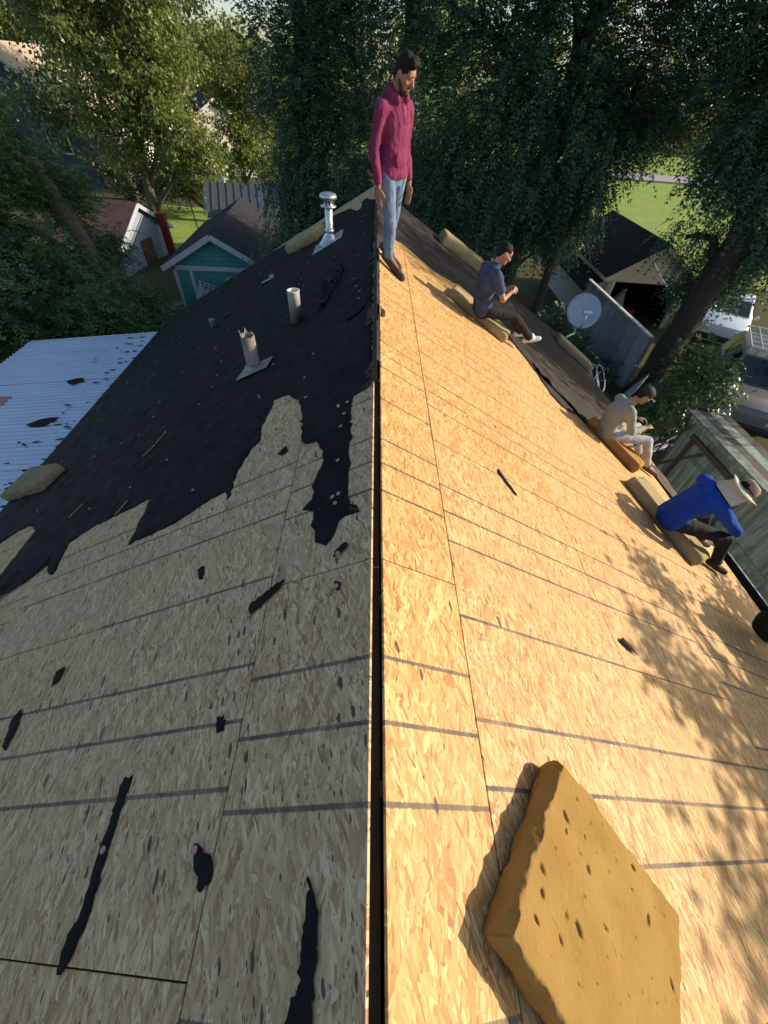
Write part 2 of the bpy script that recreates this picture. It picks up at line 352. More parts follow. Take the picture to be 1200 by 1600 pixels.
# carcass below the deck
MB().box((-.004, (Y0+Y1)/2, -.195), (.04, Y1-Y0-.1, .24)).build('ridge_board', M['darkwood'], house)
for y in np.arange(Y0+.3, Y1, .61):
    for s in (-1, 1):
        MB().beam(RP(s, .045, y, -.085), RP(s, 5.25, y, -.085), .04, .13, NRM(s)).build('rafter', M['darkwood'], house)
for s, ev in ((1, EAVE_R), (-1, EAVE_L)):
    a, b = RP(s, ev+.012, Y0, -.10), RP(s, ev+.012, Y1, -.10)
    MB().beam(a, b, .022, .19).build('fascia', M['white'], house)
    x = s*(ev*CS-.45)
    MB().box((x, (Y0+Y1)/2, (GZ-2.62)/2), (.14, Y1-Y0-.5, -2.62-GZ)).build('wall', M['siding'], house)
for y in (Y0+.3, Y1-.35):
    x0 = EAVE_R*CS-.55
    quick('gable_wall', [(-x0, y, GZ), (x0, y, GZ), (x0, y, -2.75), (0, y, -.3), (-x0, y, -2.75), (-x0, y+.1, GZ), (x0, y+.1, GZ), (x0, y+.1, -2.75), (0, y+.1, -.3), (-x0, y+.1, -2.75)],
          [(0, 1, 2, 3, 4), (9, 8, 7, 6, 5), (0, 5, 6, 1), (1, 6, 7, 2), (2, 7, 8, 3), (3, 8, 9, 4), (4, 9, 5, 0)], M['siding'], parent=house)
for s, yy in ((1, Y1), (-1, 9.5)):
    MB().beam(RP(s, .03, yy+.012, -.09), RP(s, EAVE_R, yy+.012, -.09), .022, .14, NRM(s)).build('rake_board', M['white'], house)
    MB().beam(RP(s, .03, yy+.03, -.004), RP(s, EAVE_R, yy+.03, -.004), .06, .006, NRM(s)).build('drip_edge', M['galv'], house)

# ------------------------------------------------------------------ felt sheets
def roughen(pts, step, jit):
    out = []
    for i, a in enumerate(pts):
        b = pts[(i+1) % len(pts)]; L = math.dist(a, b); n = max(1, int(L/step))
        for k in range(n):
            t = k/n; j = 0 if k == 0 else jit
            out.append((a[0]+(b[0]-a[0])*t + rng.normal()*j, a[1]+(b[1]-a[1])*t + rng.normal()*j))
    return out
def inside(p, poly):
    c = False; x, y = p; j = len(poly)-1
    for i in range(len(poly)):
        if (poly[i][1] > y) != (poly[j][1] > y) and x < (poly[j][0]-poly[i][0])*(y-poly[i][1])/(poly[j][1]-poly[i][1])+poly[i][0]: c = not c
        j = i
    return c
def sheet(name, side, outline, m, parent=None, h=.004, wav=.006, wscale=2.2, step=.04, jit=.007, grid=.12, hole=None, thick=.0025, lift=None):
    o = roughen(outline, step, jit); polys = [list(range(len(o)))]; pts = list(o)
    if hole:
        hl = roughen(hole, step, jit); polys.append(list(range(len(pts), len(pts)+len(hl)))[::-1]); pts += hl
    xs, ys = [p[0] for p in o], [p[1] for p in o]
    for gx in np.arange(min(xs), max(xs), grid):
        for gy in np.arange(min(ys), max(ys), grid):
            q = (gx+rng.uniform(-.3, .3)*grid, gy+rng.uniform(-.3, .3)*grid)
            if inside(q, o) and not (hole and inside(q, hl)): pts.append(q)
    r = delaunay_2d_cdt([Vector(p) for p in pts], [], polys, 4 if hole else 1, 1e-5)
    mb = MB(); vs = []
    for p in r[0]:
        hh = h + wav*max(0, .5+noise.noise((p.x*wscale, p.y*wscale*.6, 3.1))+.4*noise.noise((p.x*6, p.y*5, 8.3)))
        if lift: hh += lift(p.x, p.y)
        vs.append(RP(side, p.x, p.y, hh))
    mb.add(vs, [tuple(f) if side < 0 else tuple(f) for f in r[2]])
    ob = mb.build(name, m, parent)
    bm = bmesh.new(); bm.from_mesh(ob.data); bmesh.ops.recalc_face_normals(bm, faces=bm.faces)
    if sum(f.normal.z for f in bm.faces) < 0: bmesh.ops.reverse_faces(bm, faces=bm.faces)
    bm.to_mesh(ob.data); bm.free()
    ob.data.polygons.foreach_set('use_smooth', [True]*len(ob.data.polygons))
    sm = ob.modifiers.new('thickness', 'SOLIDIFY'); sm.thickness = thick; sm.offset = -1
    return ob
FELT_LOW = [(5.43, 2.2), (4.597, 2.296), (4.493, 2.509), (4.231, 2.588), (4.036, 2.59), (3.799, 2.431), (3.805, 2.255), (3.826, 1.92), (3.907, 1.653), (3.615, 1.495), (3.611, 1.731), (3.472, 1.819), (3.031, 1.846), (2.903, 1.684), (2.818, 1.636), (2.786, 1.636), (2.828, 1.782), (2.874, 1.958), (2.63, 2.039), (2.224, 2.071), (1.98, 2.089), (1.969, 1.887), (1.944, 1.627), (1.818, 1.631), (1.498, 1.662), (1.348, 1.716), (1.227, 1.766), (1.106, 1.778), (1.067, 1.686), (1.039, 1.714), (1.056, 1.964), (0.986, 2.166), (0.93, 2.224), (0.971, 2.423), (0.932, 2.609), (0.931, 2.744), (0.782, 2.707), (0.649, 2.543), (0.597, 2.342), (0.532, 1.977), (0.474, 1.919), (0.414, 1.91), (0.353, 1.784), (0.338, 1.69), (0.38, 1.549), (0.381, 1.403), (0.433, 1.345), (0.358, 1.303), (0.331, 1.168), (0.322, 1.097), (0.256, 1.056), (0.225, 1.092), (0.197, 1.178), (0.172, 1.198), (0.085, 1.194), (0.104, 1.242), (0.141, 1.268), (0.157, 1.329), (0.161, 1.399), (0.177, 2.169), (0.168, 2.238), (0.040, 2.278)]
FELT_FAR = [(.04, 8.2), (.094, 8.331), (.208, 8.761), (.304, 8.727), (.3, 8.165), (.378, 8.152), (.545, 8.78), (.895, 9.1), (1.06, 9.05), (1.44, 9.12), (1.97, 9.3), (2.5, 9.5), (5.43, 9.5)]
FELT = FELT_FAR + FELT_LOW
felt = sheet('roofing_felt', -1, FELT, M['felt'], house, wav=.0016, hole=[(.60, 4.62), (.43, 4.75), (.45, 4.45), (.54, 4.30), (.64, 4.50)])
oldfelt = sheet('roofing_felt', 1, [(.0, 5.9), (.386, 6.447), (.604, 6.389), (.769, 6.336), (.994, 6.277), (1.254, 6.403), (1.547, 6.621), (1.792, 6.517), (2.018, 6.332), (2.347, 5.61), (2.517, 5.263), (2.589, 5.006), (2.654, 4.692), (2.718, 4.464), (2.836, 4.336), (3.02, 4.366), (3.23, 4.457), (3.389, 4.369), (3.871, 4.6), (4.6, 4.9), (5.37, 5.2), (5.37, 9.3), (.0, 9.3)], M['oldfelt'], house, jit=.012, wav=.012)
oldfelt['label'] = 'brown weathered felt left on the shaded far slope'
# torn felt left along the ridge
mb = MB(); ys = np.arange(2.3, 9.3, .035); prev = None
for i, y in enumerate(ys):
    wl = .03; wr = .012+.045*max(0, noise.noise((y*4.1, 1, 1)))+.012*rng.random() + (.06 if 3.42 < y < 3.58 else 0) + (.06 if 2.36 < y < 2.42 else 0) + (.12 if y > 5.6 else 0)
    pts = [RP(-1, wl, y, .010), Vector((0, y, .004+.006*rng.random())), RP(1, wr*.6, y, .004+.005*rng.random()), RP(1, wr, y, .003+.006*rng.random())]
    mb.v += [tuple(p) for p in pts]
    if prev is not None:
        for k in range(3):
            if y > 5.6 or k == 0 or noise.noise((y*1.9, k*3.1, 4)) > -.15: mb.f.append((prev+k, prev+k+1, prev+5+k, prev+4+k))
    prev = len(mb.v)-4
ro = mb.build('ridge_felt', M['oldfelt'], house); sm = ro.modifiers.new('thickness', 'SOLIDIFY'); sm.thickness = .003; sm.offset = 1

# cap nails: one shared mesh
capmb = MB().lathe([(.0001, .0035), (.006, .0042), (.0115, .0028), (.0122, 0)], n=10)
capme = capmb.mesh('cap_nail', (0, 0, 0), M['cap'], True)
def cap(side, d, y, parent, h=.006):
    o = bpy.data.objects.new('cap_nail', capme); COL.objects.link(o); o.parent = parent
    o.location = RP(side, d, y, h) - ORG[parent.name]; o.rotation_euler = (0, side*SL, 0); return o
cnt = 0
while cnt < 115:                              # rows along the felt courses
    c_ = rng.integers(0, 6); d = .2 + c_*.88 + rng.choice([0, .06, .42]) + rng.normal()*.03; y = rng.uniform(1.2, 9.2)
    if .05 < d < 5.3 and inside((d, y), FELT) and inside((d+.02, y-.03), FELT): cap(-1, d, y, felt, .010); cnt += 1
for d, y in [(.195, 1.302), (.181, 1.362), (.207, 1.632), (.21, 1.949), (.195, 2.074), (.178, 2.192)]: cap(-1, d+.03, y, felt, .010)
for d, y in [(1.076, .34), (.623, .392), (1.092, .73), (1.055, .601), (1.516, .661), (.187, .807), (.185, .978)]: cap(-1, d, y, house, .002)

# ------------------------------------------------------------------ loose scraps of felt on the deck
def scrap(side, outline, label, nails=(), curl=.0, h=.003, group=None, m='feltscrap'):
    o = sheet('felt_scrap', side, outline, M[m], None, h=h, wav=.006, step=.012, jit=.0034, grid=.03, thick=.002,
              lift=(lambda a, b: curl*abs(noise.noise((a*5, b*5, 2.2)))) if curl else None)
    tag(o, label, 'felt scrap', group or 'torn felt scraps on the deck')
    for d, y in nails: cap(side, d, y, o, h+.006)
    return o
scrap(-1, [(1.08, .229), (1.055, .222), (1.032, .235), (1.025, .017), (1.006, -.148), (1.021, -.227), (1.038, -.257), (1.064, -.248), (1.075, -.177), (1.05, -.142), (1.067, -.015)], 'long straight black felt strip lying across a printed line', [(1.044, .02)])
scrap(-1, [(.631, .03), (.592, .019), (.534, -.024), (.531, -.058), (.56, -.078), (.605, -.031)], 'small torn black felt patch with a bright nail cap at its tip', [(.618, .015)])
scrap(-1, [(.194, -.041), (.154, -.107), (.151, -.276), (.15, -.42), (.26, -.42), (.224, -.282), (.196, -.226)], 'tapering black felt strip beside the open ridge gap at bottom')
scrap(-1, [(.636, .779), (.638, .851), (.531, .905), (.459, .935), (.474, .89), (.598, .81)], 'spoon-shaped black felt scrap across a sheet seam', [(.629, .793)], .01)
scrap(-1, [(1.936, .68), (1.971, .769), (1.904, .783), (1.898, .717)], 'little pointed felt scrap alone near the left edge')
scrap(-1, [(1.095, 1.176), (1.051, 1.184), (1.025, 1.095), (1.056, 1.104)], 'tiny oblong felt scrap below the big felt edge')
scrap(-1, [(.72, 1.95), (.66, 2.0), (.63, 1.93), (.68, 1.91)], 'small dark felt scrap inside the bare wooden tongue')
scrap(-1, [(.20, .80), (.165, .80), (.16, .835), (.19, .85)], 'felt crumb under a red nail cap near ridge', [(.18, .82)])
scrap(-1, [(.21, .97), (.15, .99), (.14, 1.03), (.17, 1.025), (.20, 1.0)], 'torn felt crumb with nail just below the felt tip', [(.185, .985)], .02)
scrap(-1, [(.67, .39), (.635, .40), (.62, .34), (.65, .335)], 'felt crumb hanging on a printed line mid slope')
scrap(-1, [(3.66, 1.52), (3.2, 1.66), (2.98, 1.78), (3.05, 1.88), (3.4, 1.84), (3.7, 1.66)], 'curled black felt flap folded over near the left frame edge', (), .10)
scrap(-1, [(2.16, .55), (2.12, .60), (2.06, .52), (2.05, .40), (2.10, .42)], 'slim felt sliver at the far left of the deck')
scrap(1, [(1.72, .90), (1.69, .93), (1.73, .95), (1.80, .90), (1.82, .86), (1.76, .88)], 'small dark felt curl on the sunlit deck in dappled shade', (), .02)
scrap(1, [(1.02, 2.05), (1.00, 2.0), (1.14, 1.83), (1.15, 1.86)], 'thin dark sliver on the bright deck halfway up', (), .01)
scrap(-1, [(.62, 4.18), (.70, 4.25), (.66, 4.55), (.56, 4.85), (.47, 5.3), (.42, 5.25), (.50, 4.8), (.56, 4.5)], 'standing torn flap of felt beside the white pipe', (), .16, .012)
scrap(-1, [(.30, 3.55), (.16, 3.6), (.10, 3.75), (.22, 3.8), (.30, 3.7)], 'loose felt patch lying near ridge above the bare strip', (), .02, .012)
scrap(1, [(2.62, 5.3), (2.74, 5.3), (3.2, 4.7), (3.5, 4.25), (3.42, 4.2), (3.0, 4.6), (2.66, 5.0)], 'long dark strip of peeled felt on the brown slope', (), .07, .02, m='oldfelt')
for k, (d, y) in enumerate([(2.35, 3.15), (2.41, 3.0), (2.3, 2.2), (3.1, 2.5)]):
    mb = MB().beam(RP(-1, d, y, .012), RP(-1, d+.05+.04*(k % 2), y-.14, .016), .012, .004, NRM(-1))
    tag(mb.build('wood_splinter', M['lumber']), ['pale wood splinter high on the black felt', 'pale wood splinter just below another on the felt', 'thin wood splinter low on the black felt', 'wood splinter near the foam pad on felt'][k], 'splinter', 'wood splinters on the felt')

# ------------------------------------------------------------------ foam pads
def foam_pad(side, quad, t, m, label, n=(26, 26), pits=20, edge=.03, sag=0.0, base=.006, seed=0, group='foam pads on the roof'):
    """quad: corners (d, y) in order; t: thickness along the roof normal"""
    rg = np.random.default_rng(100+seed); nx, ny = n; q = [Vector((*p, 0)) for p in quad]
    L1, L2 = (q[1]-q[0]).length, (q[3]-q[0]).length
    gn = int(math.ceil(math.sqrt(pits))); ps = [(((_ % gn)+rg.uniform(.1, .9))/gn*.9+.05, ((_ // gn)+rg.uniform(.1, .9))/gn*.9+.05, (.0012+.0048*rg.random()**2.2), rg.uniform(1.2, 3.6), rg.uniform(1.6, 2.8), rg.uniform(.006, .02)) for _ in range(pits)]
    mb = MB(); idx = {}
    def pt(u, v_, hz):
        p = (q[0]*(1-u)+q[1]*u)*(1-v_) + (q[3]*(1-u)+q[2]*u)*v_; return p
    def rag(u, v_): return .012*noise.noise((u*7+seed, v_*7, .3)) + .006*noise.noise((u*17+seed, v_*17, 1.3)) + .002*noise.noise((u*60+seed, v_*60, 1.3))
    for j in range(ny+1):
        for i in range(nx+1):
            # denser towards the rim
            u, v_ = i/nx, j/ny; u = u + .04*math.sin(2*math.pi*u)*-1*.5; v_ = v_ + .04*math.sin(2*math.pi*v_)*-.5
            p = pt(u, v_, t); ex = min(u*L1, (1-u)*L1); ey = min(v_*L2, (1-v_)*L2)
            c = (q[0]+q[1]+q[2]+q[3])/4; dirc = (p-c).normalized()
            rim = 1-min(1, min(ex, ey)/edge)
            p = p + dirc*(rag(u, v_)*rim*1.5)
            corner = max(0, 1-math.hypot(ex, ey)/(edge*1.6)); p = p - dirc*corner*edge*.7
            h = t - edge*.45*(rim**2.2) + .006*noise.noise((u*5+seed, v_*5, 9)) - sag*math.sin(math.pi*u)*math.sin(math.pi*v_)
            for (a, b, r_, el, th, dep) in ps:
                dx, dy = (u-a)*L1, (v_-b)*L2
                if abs(dx) < .05 and abs(dy) < .05:
                    lx = dx*math.cos(th)+dy*math.sin(th); ly = -dx*math.sin(th)+dy*math.cos(th); dd = math.hypot(lx/(r_*el), ly/r_)
                    if dd < 1.3: h -= dep*max(0, 1-(dd/1.3)**2)
            idx[i, j] = len(mb.v); mb.v.append(tuple(RP(side, p.x, p.y, base+h)))
    for j in range(ny):
        for i in range(nx): mb.f.append((idx[i, j], idx[i+1, j], idx[i+1, j+1], idx[i, j+1]))
    ring = [(i, 0) for i in range(nx)] + [(nx, j) for j in range(ny)] + [(i, ny) for i in range(nx, 0, -1)] + [(0, j) for j in range(ny, 0, -1)]
    prev = [idx[k] for k in ring]; K = 6
    for s_ in range(1, K+1):
        cur = []
        for k, (i, j) in enumerate(ring):
            u, v_ = i/nx, j/ny; p = pt(u, v_, 0); c = (q[0]+q[1]+q[2]+q[3])/4; dirc = (p-c).normalized(); f = s_/K
            bul = .010*noise.noise((u*9+seed, v_*9, f*2.5)) + .012*math.sin(math.pi*f) + .004*noise.noise((u*31, v_*31, f*9+seed))
            onc = (i in (0, nx)) and (j in (0, ny)); p = p + dirc*(bul - (edge*.55 if onc else 0))
            cur.append(len(mb.v)); mb.v.append(tuple(RP(side, p.x, p.y, base + (t-edge*.45)*(1-f))))
        for k in range(len(ring)):
            k2 = (k+1) % len(ring); mb.f.append((prev[k2], prev[k], cur[k], cur[k2]))
        prev = cur
    mb.f.append(tuple(prev))
    if side < 0: mb.f = [f[::-1] for f in mb.f]
    o = mb.build('foam_pad', m, None, smooth=True)
    bm = bmesh.new(); bm.from_mesh(o.data); bmesh.ops.recalc_face_normals(bm, faces=bm.faces); bm.to_mesh(o.data); bm.free()
    return tag(o, label, 'foam pad', group)
foam_pad(1, [(.32, -.155), (.71, .235), (1.10, -.165), (.72, -.56)], .10, M['foam'], 'large ochre foam block with holes in the foreground', (170, 170), 49, .008, seed=1)
foam_pad(-1, [(5.45, 3.52), (4.46, 3.27), (4.28, 3.58), (5.2, 3.98)], .12, M['foam_dirty'], 'dusty foam pad hanging over the eave above the metal roof', seed=2)
foam_pad(-1, [(1.78, 8.05), (1.12, 7.72), (.98, 8.15), (1.62, 8.5)], .14, M['foam_old'], 'tan foam pad behind the capped flue pipe', seed=3)
foam_pad(1, [(1.42, 8.65), (2.42, 8.85), (2.42, 9.2), (1.4, 9.05)], .20, M['foam_old'], 'pale foam pad by the far rake edge past standing man', seed=4)
foam_pad(1, [(1.10, 5.50), (2.02, 5.20), (2.2, 5.6), (1.25, 5.95)], .11, M['foam_old'], 'long foam pad under the worker in dark shirt', seed=5, sag=.02)
foam_pad(1, [(2.15, 6.35), (2.95, 6.2), (3.05, 6.6), (2.25, 6.8)], .12, M['foam_grey'], 'dark grey foam pad just beyond the worker in dark shirt', seed=6)
foam_pad(1, [(4.55, 8.15), (5.42, 7.75), (5.55, 8.2), (4.7, 8.65)], .13, M['foam_old'], 'foam pad at the lower eave below the satellite dish', seed=7)
foam_pad(1, [(3.33, 4.34), (3.93, 3.68), (4.25, 3.95), (3.72, 4.62)], .13, M['foam_brown'], 'brown foam cushion under the worker in grey shirt', seed=8, sag=.02)
foam_pad(1, [(3.40, 3.20), (3.90, 2.22), (4.28, 2.42), (3.80, 3.42)], .13, M['foam_old'], 'long bent foam pad under the worker in blue', seed=9, sag=.02)

# ------------------------------------------------------------------ pipes through the roof
p = RP(-1, .823, 7.118); t = thing('flue_vent', p, 'galvanised flue pipe with round storm cap and flashing', 'flue pipe')
X, Y, Z = Vector((-CS, 0, -SS)), Vector((0, 1, 0)), NRM(-1)
def slab(c, ax, ay, az, name, m, par): 
    c = Vector(c); MB().hexa([c+ax*i+ay*j+az*k for k in (0, 1) for i, j in ((-1, -1), (1, -1), (1, 1), (-1, 1))]).build(name, m, par)
slab(RP(-1, .84, 7.1, .014), X*.26, Y*.24, Z*.004, 'flashing_plate', M['galv'], t)
MB().lathe([(.17, .0), (.13, .05), (.085, .12), (.075, .15)], p+Vector((0, 0, -.03)), 24).build('flashing_cone', M['galv'], t, True)
MB().lathe([(.058, .05), (.058, .52), (.05, .525)], p, 24).build('pipe', M['galv'], t, True)
MB().lathe([(.058, .13), (.078, .135), (.078, .16), (.058, .175)], p, 24).build('storm_collar', M['galv'], t, True)
MB().lathe([(.058, .43), (.118, .435), (.118, .45), (.085, .455), (.085, .52), (.105, .53)], p, 24).build('vent_ring', M['galv'], t, True)
for k in range(10):
    a = k*2*math.pi/10
    MB().box(p+Vector((.0865*math.cos(a), .0865*math.sin(a), .487)), (.004, .03, .028), Matrix.Rotation(a, 3, 'Z')).build('vent_slot', M['gutter'], t)
MB().lathe([(.105, .525), (.128, .53), (.128, .565), (.11, .588), (.06, .603), (.0005, .607)], p, 28).build('storm_cap', M['galv'], t, True)
p = RP(-1, .973, 4.3); t = thing('vent_pipe', p, 'white plastic vent pipe cut off open on the felt', 'vent pipe')
MB().lathe([(.056, .01), (.062, 0), (.062, .305), (.066, .31), (.066, .315), (.052, .315), (.052, .02), (.0005, .02)], p, 24).build('pipe', M['pvc'], t, True)
p = RP(-1, 1.363, 3.603); t = thing('vent_pipe', p, 'broken rusty vent pipe with jagged top and grey flashing', 'vent pipe')
mb = MB(); n = 28; prof = [0, .1, .2, .28, .34]
for k, z in enumerate(prof):
    for j in range(n):
        zz = z if k < 4 else .335 + .03*max(-.4, noise.noise((j*.9, 4, 2))) + (.05 if j in (9, 16) else 0)
        mb.v.append(tuple(p+Vector((.064*math.cos(2*math.pi*j/n), .064*math.sin(2*math.pi*j/n), zz))))
for k in range(4):
    for j in range(n): mb.f.append((k*n+j, k*n+(j+1) % n, (k+1)*n+(j+1) % n, (k+1)*n+j))
o = mb.build('pipe', M['rust'], t); sm = o.modifiers.new('thickness', 'SOLIDIFY'); sm.thickness = .005
slab(RP(-1, 1.33, 3.55, .02), X*.19+Y*.03, Y*.09-X*.02, Z*.006, 'flashing_plate', M['lead'], t)
MB().lathe([(.09, .02), (.072, .06)], p, 20).build('flashing_collar', M['lead'], t, True)
p = RP(-1, 2.0, 7.0); t = thing('flashing_sheet', p, 'small loose sheet of galvanised flashing left on the felt', 'flashing')
slab(RP(-1, 1.98, 7.0, .02), X*.14+Y*.06, Y*.05, Z*.004, 'sheet', M['galv'], t); slab(RP(-1, 1.9, 7.03, .03), X*.05+Y*.03, Y*.04, Z*.02, 'bent_lip', M['galv'], t)
p = RP(-1, 2.843, 6.143, .01); t = thing('plastic_cup', p, 'clear plastic cup standing low on the black felt', 'cup')
gl = simple('cloudy_plastic', (.25, .26, .28), (.16, .17, .18), rough=.25, scale=10, bump=0)
MB().lathe([(.0005, 0), (.035, 0), (.047, .11), (.05, .115), (.045, .11), (.033, .006)], p, 18).build('cup', gl, t, True)
tag(MB().box(RP(-1, 2.62, 6.35, .02), (.16, .1, .012), Matrix.Rotation(-SL, 3, 'Y')).build('shingle_scrap', M['oldfelt']), 'shingle scrap lying next to the plastic cup', 'shingle scrap')

# ------------------------------------------------------------------ gutter and hanging sheet at the lower eave
g_ = thing('gutter', RP(1, EAVE_R+.08, -2, -.15), 'dark rain gutter along the lower eave by the blue worker', 'gutter')
mb = MB(); K = 9; ysg = [-2.5, 3.25]
for y in ysg:
    for k in range(K):
        a = math.pi + math.pi*k/(K-1); c0 = RP(1, EAVE_R, 0, 0); mb.v.append((c0.x+.095+.075*math.cos(a), y, c0.z-.03+.075*math.sin(a)))
mb.f = [(k, k+1, K+k+1, K+k) for k in range(K-1)]
o = mb.build('trough', M['gutter'], g_, True); sm = o.modifiers.new('thickness', 'SOLIDIFY'); sm.thickness = .004
for y in np.arange(-2.2, 3.2, 1.3): MB().box((RP(1, EAVE_R, 0).x+.095, y, RP(1, EAVE_R, 0).z-.022), (.17, .025, .006)).build('strap', M['galv'], g_)
MB().beam((RP(1, EAVE_R, 0).x+.172, -2.5, RP(1, EAVE_R, 0).z-.026), (RP(1, EAVE_R, 0).x+.172, 3.25, RP(1, EAVE_R, 0).z-.026), .014, .014).build('lip', M['galv'], g_)
mb = MB(); nu, nv = 14, 10
for j in range(nv+1):
    for i in range(nu+1):
        u, v = i/nu, j/nv; y = 4.55-1.5*u; d = 4.72+.18*math.sin(u*3)+.95*v
        base = RP(1, d, y, .02 + .035*noise.noise((u*3, v*3, 5)))
        drop = max(0, d-EAVE_R)
        mb.v.append((base.x-.3*drop, base.y, base.z-drop*.35))
for j in range(nv):
    for i in range(nu): a = j*(nu+1)+i; mb.f.append((a, a+1, a+nu+2, a+nu+1))
tp = simple('brown_tarp', (.075, .042, .028), (.05, .028, .02), rough=.8, scale=5, bump=.4)
o = mb.build('tarpaulin', tp, None, True); sm = o.modifiers.new('thickness', 'SOLIDIFY'); sm.thickness = .006
tag(o, 'dark brown sheet hanging over the eave between grey and blue workers', 'tarpaulin')
# ------------------------------------------------------------------ background materials
def lap_mat(name, col, col2, pitch, dirt=.4, axis=2):
    """painted boards with shadowed laps"""
    m, t, p = newmat(name); g = N(t); v = coords(g); sx = g.add('ShaderNodeSeparateXYZ'); g.lk(v, sx.inputs[0])
    fr = g.math('FRACT', g.math('DIVIDE', sx.outputs[axis], pitch))
    c = g.mix(g.mapr(g.noise(v, 3, 5, .7), .35, .7), (*col, 1), (*col2, 1))
    c = g.mix(g.math('MULTIPLY', g.mapr(g.noise(v, 11, 5, .8), .52, .66), dirt), c, (.12, .11, .09, 1))
    g.lk(c, p.inputs['Base Color']); p.inputs['Roughness'].default_value = .75
    g.bump(g.math('MINIMUM', g.math('MULTIPLY', fr, 8.0), 1.0), .8, .012, p); return m
def shingle_mat(name, col, col2, sx_=3.3, sy=7):
    m, t, p = newmat(name); g = N(t); v = coords(g)
    br = g.add('ShaderNodeTexBrick'); g.lk(g.map(v, scale=(1, 1, 1)), br.inputs[0]); br.inputs['Scale'].default_value = sx_
    br.inputs['Color1'].default_value = (*col, 1); br.inputs['Color2'].default_value = (*col2, 1); br.inputs['Mortar'].default_value = (*[x*.4 for x in col2], 1)
    br.inputs['Mortar Size'].default_value = .012; br.inputs['Brick Width'].default_value = .8; br.inputs['Row Height'].default_value = .42
    c = g.mix(g.mapr(g.noise(v, 1.5, 4), .3, .7, 0, .5), br.outputs[0], (*[x*.6 for x in col], 1))
    g.lk(c, p.inputs['Base Color']); p.inputs['Roughness'].default_value = .9; p.inputs['Specular IOR Level'].default_value = .2
    g.bump(g.math('ADD', g.noise(v, 60, 3), g.math('MULTIPLY', br.outputs['Fac'], -2.0)), .5, .006, p); return m
M['teal'] = lap_mat('teal_siding', (.05, .26, .25), (.035, .19, .19), .14, .35)
M['mint'] = simple('mint_boards', (.33, .42, .36), (.10, .13, .11), rough=.85, scale=3.2, sc3=(3, 3, .8), bump=.4, bscale=25, bdist=.008, perobj=.35)
M['mintdark'] = simple('bare_frame_wood', (.10, .085, .07), (.05, .045, .04), rough=.85, scale=5, bump=.4)
M['fencew'] = simple('fence_white', (.36, .41, .47), (.20, .23, .26), rough=.8, scale=6, sc3=(3, 3, .7), bump=.3, bscale=25, perobj=.18)
M['shgdark'] = shingle_mat('shingles_charcoal', (.045, .045, .05), (.03, .03, .034))
M['shgbrown'] = shingle_mat('shingles_brown', (.105, .066, .058), (.075, .048, .044))
M['shgblack'] = shingle_mat('shingles_black', (.018, .016, .015), (.012, .011, .010))
M['pale_roof'] = simple('metal_roof_grey', (.12, .13, .15), (.08, .09, .105), rough=.45, scale=3, metal=.4)
M['tan'] = shingle_mat('shingles_tan', (.52, .42, .30), (.44, .35, .25), 2)
M['cream'] = lap_mat('cream_siding', (.50, .45, .36), (.40, .36, .29), .2, .35)
M['navy'] = lap_mat('navy_siding', (.045, .055, .09), (.035, .042, .07), .2, .1)
M['whites'] = lap_mat('white_siding', (.72, .71, .66), (.60, .59, .55), .2, .3)
M['pale'] = simple('pale_blue_paint', (.42, .47, .52), (.32, .36, .40), rough=.7, scale=3)
M['red'] = simple('red_paint', (.30, .02, .025), (.2, .015, .02), rough=.5, scale=5)
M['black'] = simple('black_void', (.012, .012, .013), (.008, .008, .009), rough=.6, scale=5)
M['bark'] = simple('bark_grey', (.17, .14, .11), (.075, .06, .048), rough=.95, scale=5, sc3=(4, 4, .8), bump=1, bscale=14, bdist=.04)
M['barkdark'] = simple('bark_dark', (.07, .058, .048), (.035, .03, .025), rough=.95, scale=5, sc3=(4, 4, .8), bump=1, bscale=14, bdist=.05)

# ------------------------------------------------------------------ corrugated metal patio roof on the left
mt, t_, p_ = newmat('corrugated_skylit'); g = N(t_); v = g.add('ShaderNodeNewGeometry').outputs['Position']
c = g.mix(g.mapr(g.noise(g.map(v, scale=(.5, 5, 1)), 2.2, 5, .7), .3, .75), (.45, .55, .68, 1), (.34, .42, .54, 1))  # blue of the reflected sky put into the white metal's colour
dist = g.vmath('DISTANCE', g.map(v, scale=(1, 1.5, .2)), (-7.15, 6.3*1.5, -.62))
rn = g.math('LESS_THAN', g.math('ADD', dist, g.math('MULTIPLY', g.noise(v, 9, 5, .75), .55)), .72)
c = g.mix(g.math('MULTIPLY', rn, .9), c, (.30, .095, .03, 1))
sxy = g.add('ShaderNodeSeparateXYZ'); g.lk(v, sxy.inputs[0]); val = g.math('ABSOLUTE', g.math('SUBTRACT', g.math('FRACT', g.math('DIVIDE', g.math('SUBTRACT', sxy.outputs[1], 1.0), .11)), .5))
c = g.mix(g.math('MULTIPLY', g.mapr(val, .17, .05), g.mapr(g.noise(g.map(v, scale=(.6, 3, 1)), 3, 4), .3, .7, .15, .75)), c, (.16, .17, .18, 1))  # valley dirt, also painting the shade between the ribs
dr = g.mapr(g.noise(g.map(v, scale=(1, 3, 1)), 7, 6, .8), .62, .70)
c = g.mix(g.math('MULTIPLY', dr, .35), c, (.10, .09, .08, 1))
g.lk(c, p_.inputs['Base Color']); p_.inputs['Roughness'].default_value = .32; p_.inputs['Metallic'].default_value = .35
patio = thing('patio_roof', (-6.3, 5.2, GZ), 'corrugated white metal patio roof below the left eave', 'patio roof')
XA, XB, ZA, ZB = -4.68, -7.95, -2.80, -3.20
def patio_z(x): return ZA + (ZB-ZA)*(x-XA)/(XB-XA)
ysh = np.arange(1.0, 8.95, .66)
